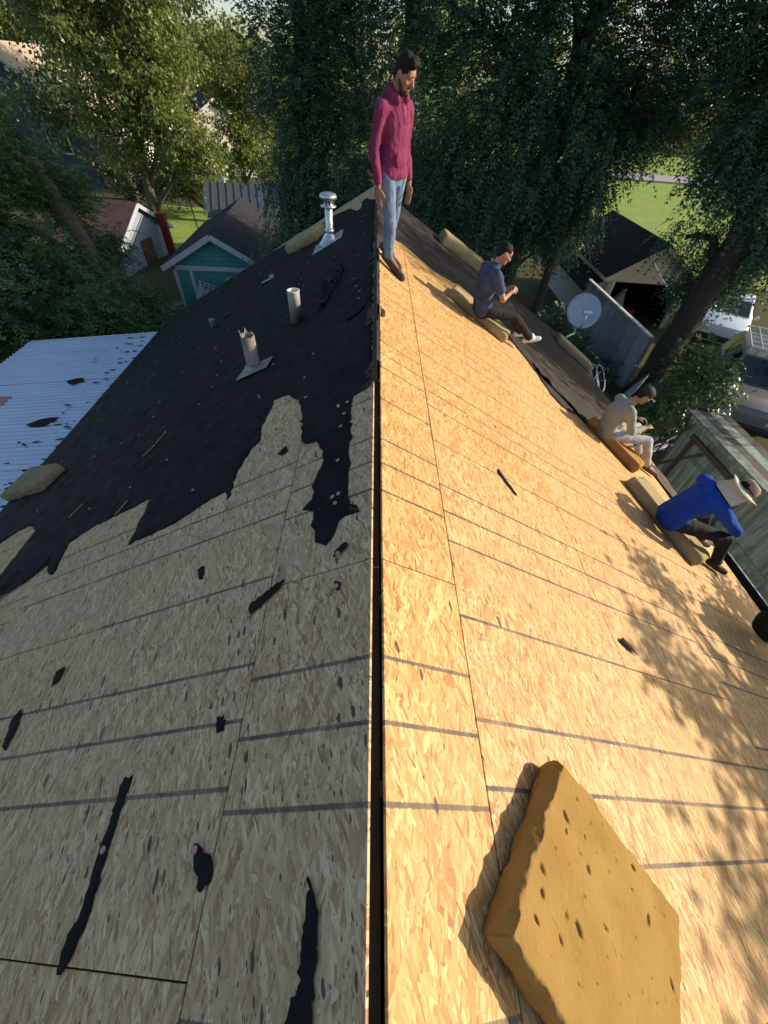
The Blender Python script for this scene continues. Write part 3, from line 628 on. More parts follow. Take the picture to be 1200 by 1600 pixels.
for ya in ysh:
    mb = MB(); yb = min(ya+.70, 9.0); prof = []
    n = 0; y = ya
    for k in range(int(round((yb-ya)/.0275))+1):
        y = ya+k*.0275; prof.append((y, .030*(.5+.5*math.cos((y-1.0)/.11*2*math.pi)) ** 1.3))
    lift = .003*(int(ya*10) % 2)
    for x in np.linspace(XA, XB, 6):
        sag = .004*noise.noise((x, ya, 1))
        for y, h in prof: mb.v.append((x, y, patio_z(x)+h+lift+sag))
    k = len(prof)
    for i in range(5):
        for j in range(k-1): mb.f.append((i*k+j, i*k+j+1, (i+1)*k+j+1, (i+1)*k+j))
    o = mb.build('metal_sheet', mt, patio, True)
MB().hexa([Vector(q) for q in ((XA+.12, 5.6, -2.775), (XA-.10, 5.6, -2.785), (XA-.10, 9.06, -2.785), (XA+.12, 9.06, -2.775), (XA+.12, 5.6, -2.765), (XA-.10, 5.6, -2.770), (XA-.10, 9.06, -2.770), (XA+.12, 9.06, -2.765))]).build('edge_flashing', M['white'], patio)
MB().beam((XA, 9.03, ZA-.02), (XB, 9.03, ZB-.02), .05, .05).build('end_trim', M['white'], patio)
for y in (1.2, 5, 8.8):
    MB().box((-7.8, y, (GZ-3.26)/2), (.1, .1, -3.26-GZ)).build('post', M['white'], patio)
MB().beam((-7.8, .9, -3.27), (-7.8, 9, -3.27), .08, .12).build('beam', M['white'], patio)
def flat_scrap(x, y, a, s, asp, label, m='feltscrap', group='felt scraps on the metal roof'):
    n = 7; mb = MB(); pts = []
    for k in range(n):
        r = s*(.7+.5*rng.random()); th = 2*math.pi*k/n; px, py = r*math.cos(th)*asp, r*math.sin(th)
        qx, qy = x+px*math.cos(a)-py*math.sin(a), y+px*math.sin(a)+py*math.cos(a); pts.append((qx, qy, patio_z(qx)+.034+.012*rng.random()))
    mb.v = pts + [(q[0], q[1], q[2]-.006) for q in pts]
    mb.f = [tuple(range(n)), tuple(range(2*n-1, n-1, -1))] + [(k, k+n, (k+1) % n+n, (k+1) % n) for k in range(n)]
    return tag(mb.build('felt_scrap', M[m]), label, 'felt scrap', group)
flat_scrap(-5.72, 6.92, .3, .13, 1.5, 'squarish black felt scrap lying high on the metal roof')
flat_scrap(-5.55, 5.55, .5, .15, 1.7, 'largest black felt scrap on the metal roof')
for k in range(70):
    y = rng.uniform(3.4, 8.8); x = XA - .12 - abs(rng.normal())*.42
    flat_scrap(x, y, rng.normal()*.15, rng.uniform(.007, .022), rng.uniform(1.5, 5.5), 'small black crumb of felt strewn along the metal roof edge', group='crumbs along the metal roof edge')

# ------------------------------------------------------------------ buildings
def gable(name, label, c, rot, hw, y0, y1, ze, zr, wallm, roofm, over=.25, gz=GZ, trim=None, front_open=None, roof_t=.07):
    """local ridge along y, front gable at y0"""
    t = thing(name, (c[0], c[1], gz), label, 'building'); Rm = Matrix.Rotation(rot, 3, 'Z'); C0 = Vector((c[0], c[1], 0))
    W = lambda x, y, z: C0 + Rm @ Vector((x, y, z))
    th = .08
    for s in (-1, 1):
        MB().hexa([W(s*hw, y0, gz), W(s*(hw-th), y0, gz), W(s*(hw-th), y1, gz), W(s*hw, y1, gz), W(s*hw, y0, ze), W(s*(hw-th), y0, ze), W(s*(hw-th), y1, ze), W(s*hw, y1, ze)]).build('wall', wallm, t)
    for y, opn in ((y0, front_open), (y1, None)):
        yi = y+th if y == y0 else y-th
        if not opn:
            mb = MB(); a = [W(-hw, y, gz), W(hw, y, gz), W(hw, y, ze), W(0, y, zr), W(-hw, y, ze)]; b = [W(-hw, yi, gz), W(hw, yi, gz), W(hw, yi, ze), W(0, yi, zr), W(-hw, yi, ze)]
            mb.add(a+b, [(0, 1, 2, 3, 4), (9, 8, 7, 6, 5)] + [(i, (i+5), (i+1) % 5+5, (i+1) % 5) for i in range(5)]).build('gable_wall', wallm, t)
        else:
            ox, oz = opn
            for s in (-1, 1): MB().hexa([W(s*hw, y, gz), W(s*ox, y, gz), W(s*ox, yi, gz), W(s*hw, yi, gz), W(s*hw, y, oz), W(s*ox, y, oz), W(s*ox, yi, oz), W(s*hw, yi, oz)]).build('gable_wall', wallm, t)
            mb = MB(); a = [W(-hw, y, oz), W(hw, y, oz), W(hw, y, ze), W(0, y, zr), W(-hw, y, ze)]; b = [W(-hw, yi, oz), W(hw, yi, oz), W(hw, yi, ze), W(0, yi, zr), W(-hw, yi, ze)]
            mb.add(a+b, [(0, 1, 2, 3, 4), (9, 8, 7, 6, 5)] + [(i, (i+5), (i+1) % 5+5, (i+1) % 5) for i in range(5)]).build('gable_wall', wallm, t)
    sl_ = (zr-ze)/hw; ex = hw+over; ez = ze-over*sl_
    for s in (-1, 1):
        mb = MB(); p = [W(0, y0-over, zr+.02), W(s*ex, y0-over, ez+.02), W(s*ex, y1+over, ez+.02), W(0, y1+over, zr+.02)]
        o = mb.hexa([q for q in p]+[q+Vector((0, 0, roof_t)) for q in p]).build('roof', roofm, t)
        if trim:
            for y in (y0-over-.015, y1+over+.015): MB().beam(W(0, y, zr-.01), W(s*ex, y, ez-.01), .03, .16).build('barge_board', trim, t)
            MB().beam(W(s*(ex+.012), y0-over, ez-.01), W(s*(ex+.012), y1+over, ez-.01), .024, .12).build('fascia', trim, t)
    return t, W
def window(t, W, x0, x1, z0, z1, y, m='black', fr='white', name='window', dep=.04):
    o = MB().hexa([W(x0, y-dep, z0), W(x1, y-dep, z0), W(x1, y, z0), W(x0, y, z0), W(x0, y-dep, z1), W(x1, y-dep, z1), W(x1, y, z1), W(x0, y, z1)]).build(name, M[m], t)
    for (a, b, c_, d_) in ((x0-.06, x1+.06, z1, z1+.07), (x0-.06, x1+.06, z0-.07, z0), (x0-.06, x0, z0, z1), (x1, x1+.06, z0, z1)):
        MB().hexa([W(a, y-dep-.02, c_), W(b, y-dep-.02, c_), W(b, y, c_), W(a, y, c_), W(a, y-dep-.02, d_), W(b, y-dep-.02, d_), W(b, y, d_), W(a, y, d_)]).build('frame', M[fr], o)
    return o
# teal shed
ts, W = gable('teal_shed', 'teal wooden shed with charcoal gable roof behind the left slope', (-5.45, 15.5), R(3), 1.55, 0, 5.3, -3.25, -2.42, M['teal'], M['shgdark'], .28, trim=M['pale'])
for a, b in (((-1.5, -.03, -3.42), (1.5, -.03, -3.42)),): MB().beam(W(*a), W(*b), .05, .14).build('trim_beam', M['pale'], ts)
for x in (-1.52, -.98, 1.52): MB().box(W(x, -.03, (GZ-3.5)/2), (.11, .05, -3.5-GZ)).build('trim_post', M['pale'], ts)
# open lattice crate and carton in front of it
cr = thing('lattice_crate', W(-.45, -.5, -4.5), 'white lattice crate tilted against the teal shed', 'crate')
Rm = Matrix.Rotation(.5, 3, 'Y') @ Matrix.Rotation(.4, 3, 'Z')
cc = W(-.35, -.55, -4.15)
MB().box(cc-Rm@Vector((0, 0, .3)), (.8, .55, .03), Rm).build('bottom', M['pale'], cr)
for k in range(6):
    for s in (-1, 1):
        MB().box(cc+Rm@Vector((-.38+k*.152, s*.27, 0)), (.035, .02, .6), Rm).build('slat', M['pale'], cr)
        MB().box(cc+Rm@Vector((0, s*.285, -.27+k*.108)), (.8, .014, .03), Rm).build('slat', M['pale'], cr)
for s in (-1, 1): MB().box(cc+Rm@Vector((s*.39, 0, 0)), (.02, .53, .6), Rm).build('side', M['pale'], cr)
cb = thing('carton', W(.75, -.6, -4.2), 'open white carton beside the lattice crate', 'carton'); cc = W(.8, -.55, -3.95)
for d_, sz in (((0, 0, -.2), (.6, .45, .02)), ((0, -.22, 0), (.6, .015, .4)), ((0, .22, 0), (.6, .015, .4)), ((-.3, 0, 0), (.015, .45, .4)), ((.3, 0, 0), (.015, .45, .4))):
    MB().box(cc+Vector(d_), sz).build('panel', M['white'], cb)
MB().box(cc+Vector((-.38, 0, .27)), (.25, .45, .012), Matrix.Rotation(.9, 3, 'Y')).build('flap', M['white'], cb)
st = thing('table', W(.2, -.55, GZ), 'low work table under the crate by the teal shed', 'table')
MB().box(W(.2, -.55, -4.56), (2.3, .75, .06)).build('table_top', M['darkwood'], st)
for x in (-.8, 1.2):
    for y in (-.85, -.25): MB().box(W(x, y, (GZ-4.59)/2), (.06, .06, -4.59-GZ)).build('leg', M['darkwood'], st)
# grey roofed outbuilding behind it
gb, W = gable('outbuilding', 'low pale outbuilding with dark ribbed roof behind the teal shed', (-4.4, 23.4), R(-78), 1.9, -3.0, 3.6, -2.95, -2.25, M['pale'], M['pale_roof'], .3, trim=M['white'])
for k in range(22):
    y = -3.4+k*.33
    for s in (-1, 1): MB().beam(W(s*.02, y, -2.14), W(s*2.2, y, -2.95), .05, .035).build('rib', M['pale_roof'], gb)
MB().lathe([(.09, 0), (.09, .35), (.16, .36), (.16, .42), (.02, .5)], W(-.6, -2.6, -2.5), 12).build('roof_vent', M['galv'], gb)
# brown shed
bs, W = gable('brown_shed', 'little shed with brown shingled roof among the left shrubs', (-12.0, 22.1), R(-98), 2.1, -1.5, 1.15, -4.15, -3.0, M['fencew'], M['shgbrown'], .2, trim=M['pale'])
MB().hexa([W(x, y, z) for z in (GZ, -4.3) for x, y in ((-.45, 1.15), (.45, 1.15), (.45, 1.19), (-.45, 1.19))]).build('door', M['darkwood'], bs)
# navy house up left
nh, W = gable('navy_house', 'tall dark blue house with sunlit tan roof at upper left', (-24.6, 38), 0, 4.2, 0, 9, -1.7, 1.6, M['navy'], M['tan'], .5, trim=M['pale'])
window(nh, W, 1.5, 2.8, -3.4, -2.2, 0); window(nh, W, -2, -.8, -3.4, -2.2, 0)
ex = MB().hexa([W(4.21, 2, GZ), W(6, 2, GZ), W(6, 7, GZ), W(4.21, 7, GZ), W(4.21, 2, -2.4), W(6, 2, -2.9), W(6, 7, -2.9), W(4.21, 7, -2.4)]).build('side_porch', M['whites'], nh)
# white house behind the middle trees
wh, W = gable('white_house', 'sunlit white house glimpsed between the left trees', (-13.4, 46), R(25), 3.2, 0, 8, -2.4, -.4, M['whites'], M['shgdark'], .3, trim=M['white'])
window(wh, W, -.6, .5, -5.2, -3.0, 0, 'black', name='door'); window(wh, W, 1.3, 2.3, -4.2, -3.1, 0); window(wh, W, -2.4, -1.4, -4.2, -3.1, 0)
# right hand garage
gs, W = gable('garage', 'cream garage with black roof and wide open doorway', (11.38, 17.4), R(-2), 1.72, 0, 5.6, -3.38, -2.3, M['cream'], M['shgblack'], .22, trim=M['cream'], front_open=(1.42, -3.62))
MB().hexa([W(-1.6, 5.2, GZ), W(1.6, 5.2, GZ), W(1.6, 5.3, GZ), W(-1.6, 5.3, GZ), W(-1.6, 5.2, -3.5), W(1.6, 5.2, -3.5), W(1.6, 5.3, -3.5), W(-1.6, 5.3, -3.5)]).build('shade_lining', M['black'], gs)  # black lining added to stand in for the shade inside
for s in (-1, 1): MB().hexa([W(s*1.62, .1, GZ), W(s*1.58, .1, GZ), W(s*1.58, 5.2, GZ), W(s*1.62, 5.2, GZ), W(s*1.62, .1, -3.45), W(s*1.58, .1, -3.45), W(s*1.58, 5.2, -3.45), W(s*1.62, 5.2, -3.45)]).build('shade_lining', M['black'], gs)
MB().beam(W(1.47, -.03, GZ), W(1.47, -.03, -3.6), .1, .05, (0, 1, 0)).build('door_jamb', M['pale'], gs); MB().beam(W(-1.47, -.03, GZ), W(-1.47, -.03, -3.6), .1, .05, (0, 1, 0)).build('door_jamb', M['pale'], gs)
MB().hexa([W(-2.35, .3, GZ), W(-1.73, .3, GZ), W(-1.73, 5, GZ), W(-2.35, 5, GZ), W(-2.35, .3, -4.0), W(-1.73, .3, -3.62), W(-1.73, 5, -3.62), W(-2.35, 5, -4.0)]).build('lean_to', M['pale'], gs)
MB().hexa([W(-2.55, .1, -4.08), W(-1.74, .1, -3.60), W(-1.74, 5.4, -3.60), W(-2.55, 5.4, -4.08), W(-2.55, .1, -4.03), W(-1.74, .1, -3.55), W(-1.74, 5.4, -3.55), W(-2.55, 5.4, -4.03)]).build('lean_to_roof', M['shgblack'], gs)
bag = thing('cloth_sack', W(-.25, 1.2, GZ), 'pale sack stacked inside the dark garage doorway', 'sack')
mb = MB(); mb.tube([W(-.25, 1.2, GZ), W(-.2, 1.2, GZ+.35), W(-.3, 1.2, GZ+.75), W(-.22, 1.2, GZ+1.0), W(-.25, 1.2, GZ+1.1)], [.2, .27, .22, .1, .13], 12).build('sack_body', simple('sack_cloth', (.35, .33, .29), None, scale=6), bag, True)
MB().tube([W(-.23, 1.2, GZ+.97), W(-.23, 1.2, GZ+1.02)], .12, 12).build('tie', M['red'], bag)
rb = thing('red_crate', W(.25, 1.0, GZ), 'red plastic crate on the garage floor', 'crate'); cc = W(.25, 1.0, GZ+.2)
for d_, sz in (((0, 0, -.18), (.45, .35, .02)), ((0, -.17, 0), (.45, .02, .36)), ((0, .17, 0), (.45, .02, .36)), ((-.22, 0, 0), (.02, .32, .36)), ((.22, 0, 0), (.02, .32, .36))): MB().box(cc+Vector(d_), sz).build('panel', M['red'], rb)
# overhead service wire to the garage
mb = MB(); a, b = Vector((10.9, 17.1, -2.75)), Vector((12.6, 15.6, -3.9)); mb.tube([a.lerp(b, k/8)+Vector((0, 0, -.25*math.sin(math.pi*k/8))) for k in range(9)], .012, 6)
tag(mb.build('service_cable', M['white']), 'thin pale cable crossing in front of the garage doorway', 'cable')

# white plank fence beside the garage, mint boarded building beside the eave
wf = thing('plank_fence', (8.7, 14.5, GZ), 'weathered white plank fence with bright top rail in front of garage', 'fence')
plm = MB().hexa([Vector((x, y, z)) for z in (0, 1.74) for x, y in ((-.012, 0), (.012, 0), (.012, .142), (-.012, .142))]).mesh('plank', (0, 0, 0), M['fencew'])
for k in range(35):
    o = bpy.data.objects.new('plank', plm); COL.objects.link(o); o.parent = wf
    o.location = Vector((8.7+.004*rng.normal(), 11.95+k*.147, GZ+.03+.02*rng.normal())) - ORG[wf.name]; o.rotation_euler = (0, rng.normal()*.008, rng.normal()*.01)
MB().beam((8.70, 11.9, -3.50), (8.70, 17.1, -3.50), .11, .045).build('top_rail', M['white'], wf)
MB().beam((8.76, 11.9, -4.5), (8.76, 17.1, -4.5), .05, .09).build('rail', M['fencew'], wf)
for y in (12, 13.7, 15.4, 17.05): MB().box((8.8, y, (GZ-3.55)/2), (.1, .1, -3.55-GZ)).build('post', M['fencew'], wf)

mh = thing('boarded_outhouse', (7.6, 4.4, GZ), 'weathered mint green boarded outhouse beside the lower eave', 'building')
XW, ZT = 7.2, -3.22
brd = MB().hexa([Vector((x, y, z)) for z in (0, 1) for x, y in ((-.014, .003), (.014, .003), (.014, .147), (-.014, .147))]).mesh('board', (0, 0, 0), M['mint'])
def board(y, z0, z1, x=XW):
    o = bpy.data.objects.new('board', brd); COL.objects.link(o); o.parent = mh; o.location = Vector((x+rng.normal()*.004, y, z0)) - ORG[mh.name]
    o.scale = (1, 1, z1-z0); o.rotation_euler = (0, 0, rng.normal()*.012)
y = 1.0
while y < 7.0:
    if 5.1 < y < 6.7: board(y, -3.50, ZT)
    else: board(y, GZ, ZT - .02*rng.random())
    y += .15
for a, b, wd, m in (((XW-.03, 1.0, ZT-.03), (XW-.03, 7.2, ZT-.03), .10, 'mint'), ((XW-.025, 1.0, -4.3), (XW-.025, 5.0, -4.3), .10, 'mint'), ((XW-.05, 4.95, -3.53), (XW-.05, 6.85, -3.53), .11, 'mintdark'), ((XW-.04, 5.05, GZ), (XW-.04, 5.05, -3.6), .09, 'mintdark'), ((XW-.04, 6.75, GZ), (XW-.04, 6.75, -3.6), .09, 'mintdark'), ((XW-.06, 6.3, -3.6), (XW-.35, 7.3, -4.9), .05, 'mintdark'), ((XW-.07, 7.0, -3.4), (XW-.6, 7.6, -4.9), .05, 'mintdark')):
    MB().beam(a, b, .05, wd, (0, 0, 1) if a[2] == b[2] else (0, 1, 0)).build('frame', M[m], mh)
dr = MB().hexa([Vector((x, y, z)) for z in (GZ+.05, -3.6) for x, y in ((XW+.03, 5.12), (XW+.06, 5.12), (XW+.06, 6.68), (XW+.03, 6.68))]).build('door', M['mintdark'], mh)
for k in range(10):
    MB().box((XW+.010+.003*rng.normal(), 5.2+k*.156, -4.45), (.02, .150, 1.64)).build('door_board', M['mint'], dr)
for z in (-3.9, -4.8): MB().box((XW-.012, 5.9, z), (.014, 1.5, .09)).build('door_batten', M['mint'], dr)
for k in range(4):                            # planked lean-to roof falling away from the wall
    x0, x1 = XW-.14+k*.26, XW+.11+k*.26; z0, z1 = ZT+.05-.03*k, ZT+.045-.03*(k+1)+.012
    p = [(x0, .8, z0), (x1, .8, z1), (x1, 7.3, z1), (x0, 7.3, z0)]
    MB().hexa([Vector(q) for q in p]+[Vector(q)+Vector((0, 0, .025)) for q in p]).build('roof_plank', M['mint' if k % 2 == 0 else 'mintdark'], mh)
for y in (1.0, 7.15): MB().box((XW+.4, y, (GZ-3.45)/2), (.76, .05, -3.45-GZ)).build('wall', M['mint'], mh)

# ------------------------------------------------------------------ satellite dish
sdh = thing('satellite_dish', RP(1, 5.3, 9.1), 'satellite dish with skylight blue in its colour on a bent arm at the far corner', 'satellite dish')
dm = simple('dish_skylit', (.34, .42, .52), (.30, .37, .46), rough=.45, scale=2, bump=.02)  # blue tint is skylight put into the dish colour
cen = Vector((5.45, 10.45, -2.38)); nrm = Vector((-.15, -.80, .62)).normalized()
rotd = nrm.to_track_quat('Z', 'Y').to_matrix()
mb = MB(); mb.lathe([(.0005, .0), (.12, .006), (.24, .024), (.34, .05), (.42, .078), (.425, .085), (.415, .088)], cen, 36, rotd)
o = mb.build('reflector', dm, sdh, True); sm = o.modifiers.new('thickness', 'SOLIDIFY'); sm.thickness = .01
arm0 = cen + rotd @ Vector((0, -.42, .05)); lnb = cen + rotd @ Vector((0, -.14, .40))
MB().tube([arm0, cen+rotd@Vector((0, -.38, .22)), lnb], .018, 8).build('feed_arm', M['galv'], sdh, True)
lb = MB().box(lnb, (.22, .07, .06), rotd).build('receiver', M['white'], sdh, bevel=.01)
for k in (-.07, 0, .07): MB().tube([lnb+rotd@Vector((k, .01, 0)), lnb+rotd@Vector((k, .02, -.09))], .03, 12).build('feed_horn', M['white'], lb)
MB().tube([RP(1, 5.25, 9.15, .0), RP(1, 5.3, 9.2, .12), cen+Vector((-.12, -.25, -.45)), cen+Vector((0, .12, -.25)), cen+Vector((0, .08, -.03))], .026, 10).build('mast', M['pale'], sdh, True)
MB().box(RP(1, 5.22, 9.1, .02), (.2, .14, .02), Matrix.Rotation(SL, 3, 'Y')).build('foot_plate', M['galv'], sdh)

# ------------------------------------------------------------------ junk below the eave
hs = thing('hose_coil', (7.4, 11.9, GZ), 'white hose loops lying on the junk below the eave', 'hose')
mb = MB()
for k in range(3):
    c0 = Vector((6.9+.16*k, 11.2-.06*k, -4.55)); pts = [c0+Vector((.16*math.cos(a), .42*math.sin(a)+.1*math.cos(a), .22*math.sin(a)+.03*k)) for a in np.linspace(0, 2*math.pi, 25)]
    MB().tube(pts, .018, 6).build('loop', M['white'], hs, True)
for k in range(9):
    a = Vector((6.15+.1*k+rng.normal()*.1, 10.7+rng.normal()*.25, -4.85+rng.random()*.2)); b = a+Vector((rng.uniform(.2, .7), rng.uniform(.4, 1.2), rng.uniform(-.1, .25)))
    tag(MB().tube([a, b], .016, 6).build('plastic_pole', M['white']), 'thin white pole in the junk heap below the eave', 'pole', 'white poles in the junk heap')
tag(MB().box((6.55, 11.05, -4.72), (.34, .3, .25), Matrix.Rotation(.4, 3, 'Z')).build('red_can', M['red'], bevel=.04), 'red fuel can among white poles below the eave', 'can')
jt = thing('junk_table', (6.9, 11.2, GZ), 'old dark table carrying poles and hose below the eave', 'table')
MB().box((6.85, 11.25, -4.95), (1.5, 1.6, .05)).build('table_top', M['mintdark'], jt)
for x in (6.2, 7.5):
    for y in (10.5, 12): MB().box((x, y, (GZ-4.98)/2), (.07, .07, -4.98-GZ)).build('leg', M['mintdark'], jt)
bd = MB().hexa([Vector(q) for q in ((7.35, 10.15, -5.2), (8.7, 11.65, -5.2), (8.72, 11.63, -5.2), (7.37, 10.13, -5.2), (7.75, 10.05, -4.35), (8.95, 11.4, -4.35), (8.97, 11.38, -4.35), (7.77, 10.03, -4.35))]).build('foam_board', M['pale'])
tag(bd, 'long pale blue board leaning by the big tree trunk', 'board')
tag(MB().box((9.6, 18.6, GZ+.01), (.1, .1, .1)).build('brick_block', M['darkwood']), 'single dark block lying beside the garage wall', 'block') if False else None
for k, (x, y, z, a, c_) in enumerate([(8.3, 8.6, -5.0, .4, 'galv'), (8.9, 8.3, -5.0, 1.1, 'darkwood'), (9.9, 8.9, -5.05, .2, 'pale'), (7.0, 8.9, -5.05, .9, 'mintdark'), (6.3, 9.6, -5.0, 1.9, 'darkwood')]):
    b_ = thing('plank_pile', (x, y, GZ), ['grey metal offcuts heaped behind the outhouse', 'brown timber offcuts heaped by the outhouse corner', 'pale painted boards lying near the dark car', 'dark boards stacked below the grey worker', 'old timber lying under the eave by the dish'][k], 'offcuts', 'heaps of offcuts in the side yard')
    for j in range(6):
        aa = a+rng.normal()*.25; L_ = rng.uniform(.5, 1.1); cc = Vector((x+rng.normal()*.12, y+rng.normal()*.12, GZ+.04+.055*j)); dv = Vector((math.cos(aa), math.sin(aa), rng.normal()*.03))
        MB().beam(cc-dv*L_/2, cc+dv*L_/2, rng.uniform(.06, .16), .035).build('board', M[c_], b_)
bk = thing('bucket', (8.75, 9.0, GZ), 'dark bucket standing among the offcuts', 'bucket'); MB().lathe([(.0005, .01), (.12, .01), (.155, .32), (.165, .32), (.165, .30), (.15, .3), (.115, .03)], (8.75, 9.0, GZ), 18).build('pail', M['gutter'], bk, True)
MB().tube([Vector((8.75+.16*math.cos(t), 9.0, GZ+.31+.16*math.sin(t))) for t in np.linspace(0, math.pi, 9)], .006, 5).build('handle', M['galv'], bk)
rp = thing('red_post', (-10.25, 23.05, GZ), 'red painted post standing beside the brown shed', 'post')
MB().box((-10.25, 23.05, (GZ-3.55)/2), (.34, .22, -3.55-GZ)).build('shaft', M['red'], rp); MB().box((-10.25, 23.05, -3.52), (.44, .3, .06)).build('cap', M['red'], rp)
tag(MB().tube([(-9.9, 26.5, GZ), (-10.0, 26.4, -3.3)], .035, 8).build('thin_pole', M['black']), 'thin black pole standing on the sunlit patch of lawn', 'pole')
for k in range(2):
    mb = MB(); a, b = Vector((-60, 40, 8.6-.9*k)), Vector((20, 62, 10.2-.9*k))
    mb.tube([a.lerp(b, i/14)+Vector((0, 0, -1.4*math.sin(math.pi*i/14))) for i in range(15)], .02, 5)
    tag(mb.build('power_line', M['black']), ['upper power line crossing the patch of sky', 'lower power line crossing the patch of sky'][k], 'power line', 'overhead power lines')
# ------------------------------------------------------------------ trees
leaf_material('leaf_sunny', (.10, .15, .034), (.17, .215, .052), (.28, .30, .09), .42)
leaf_material('leaf_mid', (.05, .09, .028), (.075, .12, .036), (.12, .16, .05), .32)
leaf_material('leaf_dark', (.040, .100, .055), (.055, .125, .066), (.075, .145, .06), .28)
leaf_material('leaf_fern', (.040, .105, .04), (.06, .135, .048), (.11, .20, .055), .32)
def leaf_quads(c, a, nrm, L, Wd):
    """c centres, a long axis, nrm normals -> rhombic leaves"""
    b = np.cross(nrm, a); b /= np.linalg.norm(b, axis=1, keepdims=True)+1e-9
    L = np.broadcast_to(np.asarray(L, float), (len(c),))[:, None]; Wd = np.broadcast_to(np.asarray(Wd, float), (len(c),))[:, None]
    v = np.stack([c-a*L*.5, c+b*Wd*.5-a*L*.05, c+a*L*.5, c-b*Wd*.5-a*L*.05], 1).reshape(-1, 3)
    return v
def unit(v): return v/(np.linalg.norm(v, axis=1, keepdims=True)+1e-9)
def crown_clumps(blobs, rg):
    out = []; own = []
    for bi, (x, y, z, rx, ry, rz, n) in enumerate(blobs):
        d = unit(rg.normal(size=(n, 3))); r = rg.uniform(.30, 1, size=(n, 1))**.55
        r *= 1+.16*np.sin(d[:, :1]*5+bi)+.12*rg.normal(size=(n, 1))
        out.append(np.array([x, y, z])+d*r*np.array([rx, ry, rz])); own += [bi]*n
    return np.concatenate(out), np.array(own)
def broad(cl, cen, rg, per, sig, L, Wd):
    n = len(cl); k = n*per; base = np.repeat(cl, per, 0); sg = np.repeat(rg.uniform(.6, 1.35, size=(n, 1)), per, 0)
    off = rg.normal(size=(k, 3))*np.array([sig, sig, sig*.65])*sg; c = base+off
    outw = unit(c-cen); nr = unit(rg.normal(size=(k, 3))*.75+outw*.45+np.array([0, 0, .55]))
    a = unit(np.cross(nr, rg.normal(size=(k, 3)))); a = unit(a+np.array([0, 0, -.35])); s = rg.uniform(.65, 1.25, size=k)
    return leaf_quads(c, a, nr, L*s, Wd*s)
def pinnate(cl, cen, rg, per, sig, FL, pairs, L, Wd, droop, down):
    n = len(cl)*per; base = np.repeat(cl, per, 0)+rg.normal(size=(n, 3))*sig
    d = unit(unit(base-cen)*.9+rg.normal(size=(n, 3))*.55+np.array([0, 0, -down])); s = rg.uniform(.65, 1.25, size=(n, 1))*FL
    side = unit(np.cross(d, np.array([0, 0, 1.0])+rg.normal(size=(n, 3))*.25)); upv = unit(np.cross(side, d)); vs = []
    for k in range(pairs):
        t = (k+.8)/pairs; p = base+d*s*t+np.array([0, 0, -1])*s*droop*t*t
        for sg in (-1, 1):
            la = unit(side*sg*.85+d*.5+np.array([0, 0, -.30])+rg.normal(size=(n, 3))*.12); nr = unit(upv+rg.normal(size=(n, 3))*.3)
            l = L*(1.05-.45*t)*rg.uniform(.8, 1.2, size=n); vs.append(leaf_quads(p+la*l[:, None]*.5, la, nr, l, Wd))
    la = unit(d+np.array([0, 0, -droop*1.4])); vs.append(leaf_quads(base+d*s*1.05+np.array([0, 0, -1])*s*droop, la, upv, L*.9, Wd))
    tips = (base, d, s)
    return np.concatenate(vs), tips
def tree(name, label, trunk, blobs, style, lm, bark, seed, group=None, cat='tree', limbs=True, twig=.5, **k):
    rg = np.random.default_rng(seed); b0 = Vector(trunk[0][:3]); t = thing(name, b0, label, cat, group)
    cl, own = crown_clumps(blobs, rg); cen = np.array([np.mean([b[0] for b in blobs]), np.mean([b[1] for b in blobs]), np.mean([b[2]-b[5]*.3 for b in blobs])])
    if style == 'broad': v = broad(cl, cen, rg, k.get('per', 45), k.get('sig', .3), k.get('L', .17), k.get('W', .10))
    else: v, tips = pinnate(cl, cen, rg, k.get('per', 8), k.get('sig', .22), k.get('FL', .45), k.get('pairs', 6), k.get('L', .13), k.get('W', .04), k.get('droop', .45), k.get('down', .3))
    f = np.arange(len(v)).reshape(-1, 4); o0 = np.array(b0)
    link_mesh('crown', fast_mesh('crown', v-o0, f, MATS[lm]), t, b0)
    mb = MB(); pts = [Vector(p[:3]) for p in trunk]; rad = [p[3] for p in trunk]
    # finer, slightly wandering trunk
    P, Q = [], []
    for i in range(len(pts)-1):
        for s in range(5):
            u = s/5; j = rg.normal(size=3)*rad[i]*.10*(0 if (i == 0 and s == 0) else 1); P.append(pts[i].lerp(pts[i+1], u)+Vector(j)); Q.append(rad[i]*(1-u)+rad[i+1]*u)
    P.append(pts[-1]); Q.append(rad[-1])
    if Q: Q[0] *= 1.35
    mb.tube(P, Q, 11)
    if limbs:
        for bi, (x, y, z, rx, ry, rz, n) in enumerate(blobs):
            e = Vector((x, y, z)); i0 = min(range(len(P)), key=lambda i: abs(P[i].z-(e.z-rz*.9-(Vector((e.x-P[i].x, e.y-P[i].y, 0)).length)*.35)))
            s = P[i0]; r0 = min(Q[i0]*.6, .16); mid = s.lerp(e, .5)+Vector((0, 0, .12*(e-s).length))+Vector(rg.normal(size=3)*.15)
            path = [s, s.lerp(mid, .5)+Vector(rg.normal(size=3)*.06), mid, mid.lerp(e, .5)+Vector(rg.normal(size=3)*.1), e]
            mb.tube(path, [r0, r0*.8, r0*.6, r0*.42, r0*.2], 7)
            idx = np.where(own == bi)[0]
            for c in rg.choice(idx, size=min(len(idx), int(len(idx)*twig*.25)+3), replace=False):
                q = Vector(cl[c]); m0 = path[int(rg.integers(2, 5))]; mm = m0.lerp(q, .5)+Vector((0, 0, .06*(q-m0).length))
                mb.tube([m0, mm, q], [r0*.22+.006, r0*.14+.005, .004], 4, cap=False)
    mb.build('trunk', M[bark], t, True, origin=b0)
    return t
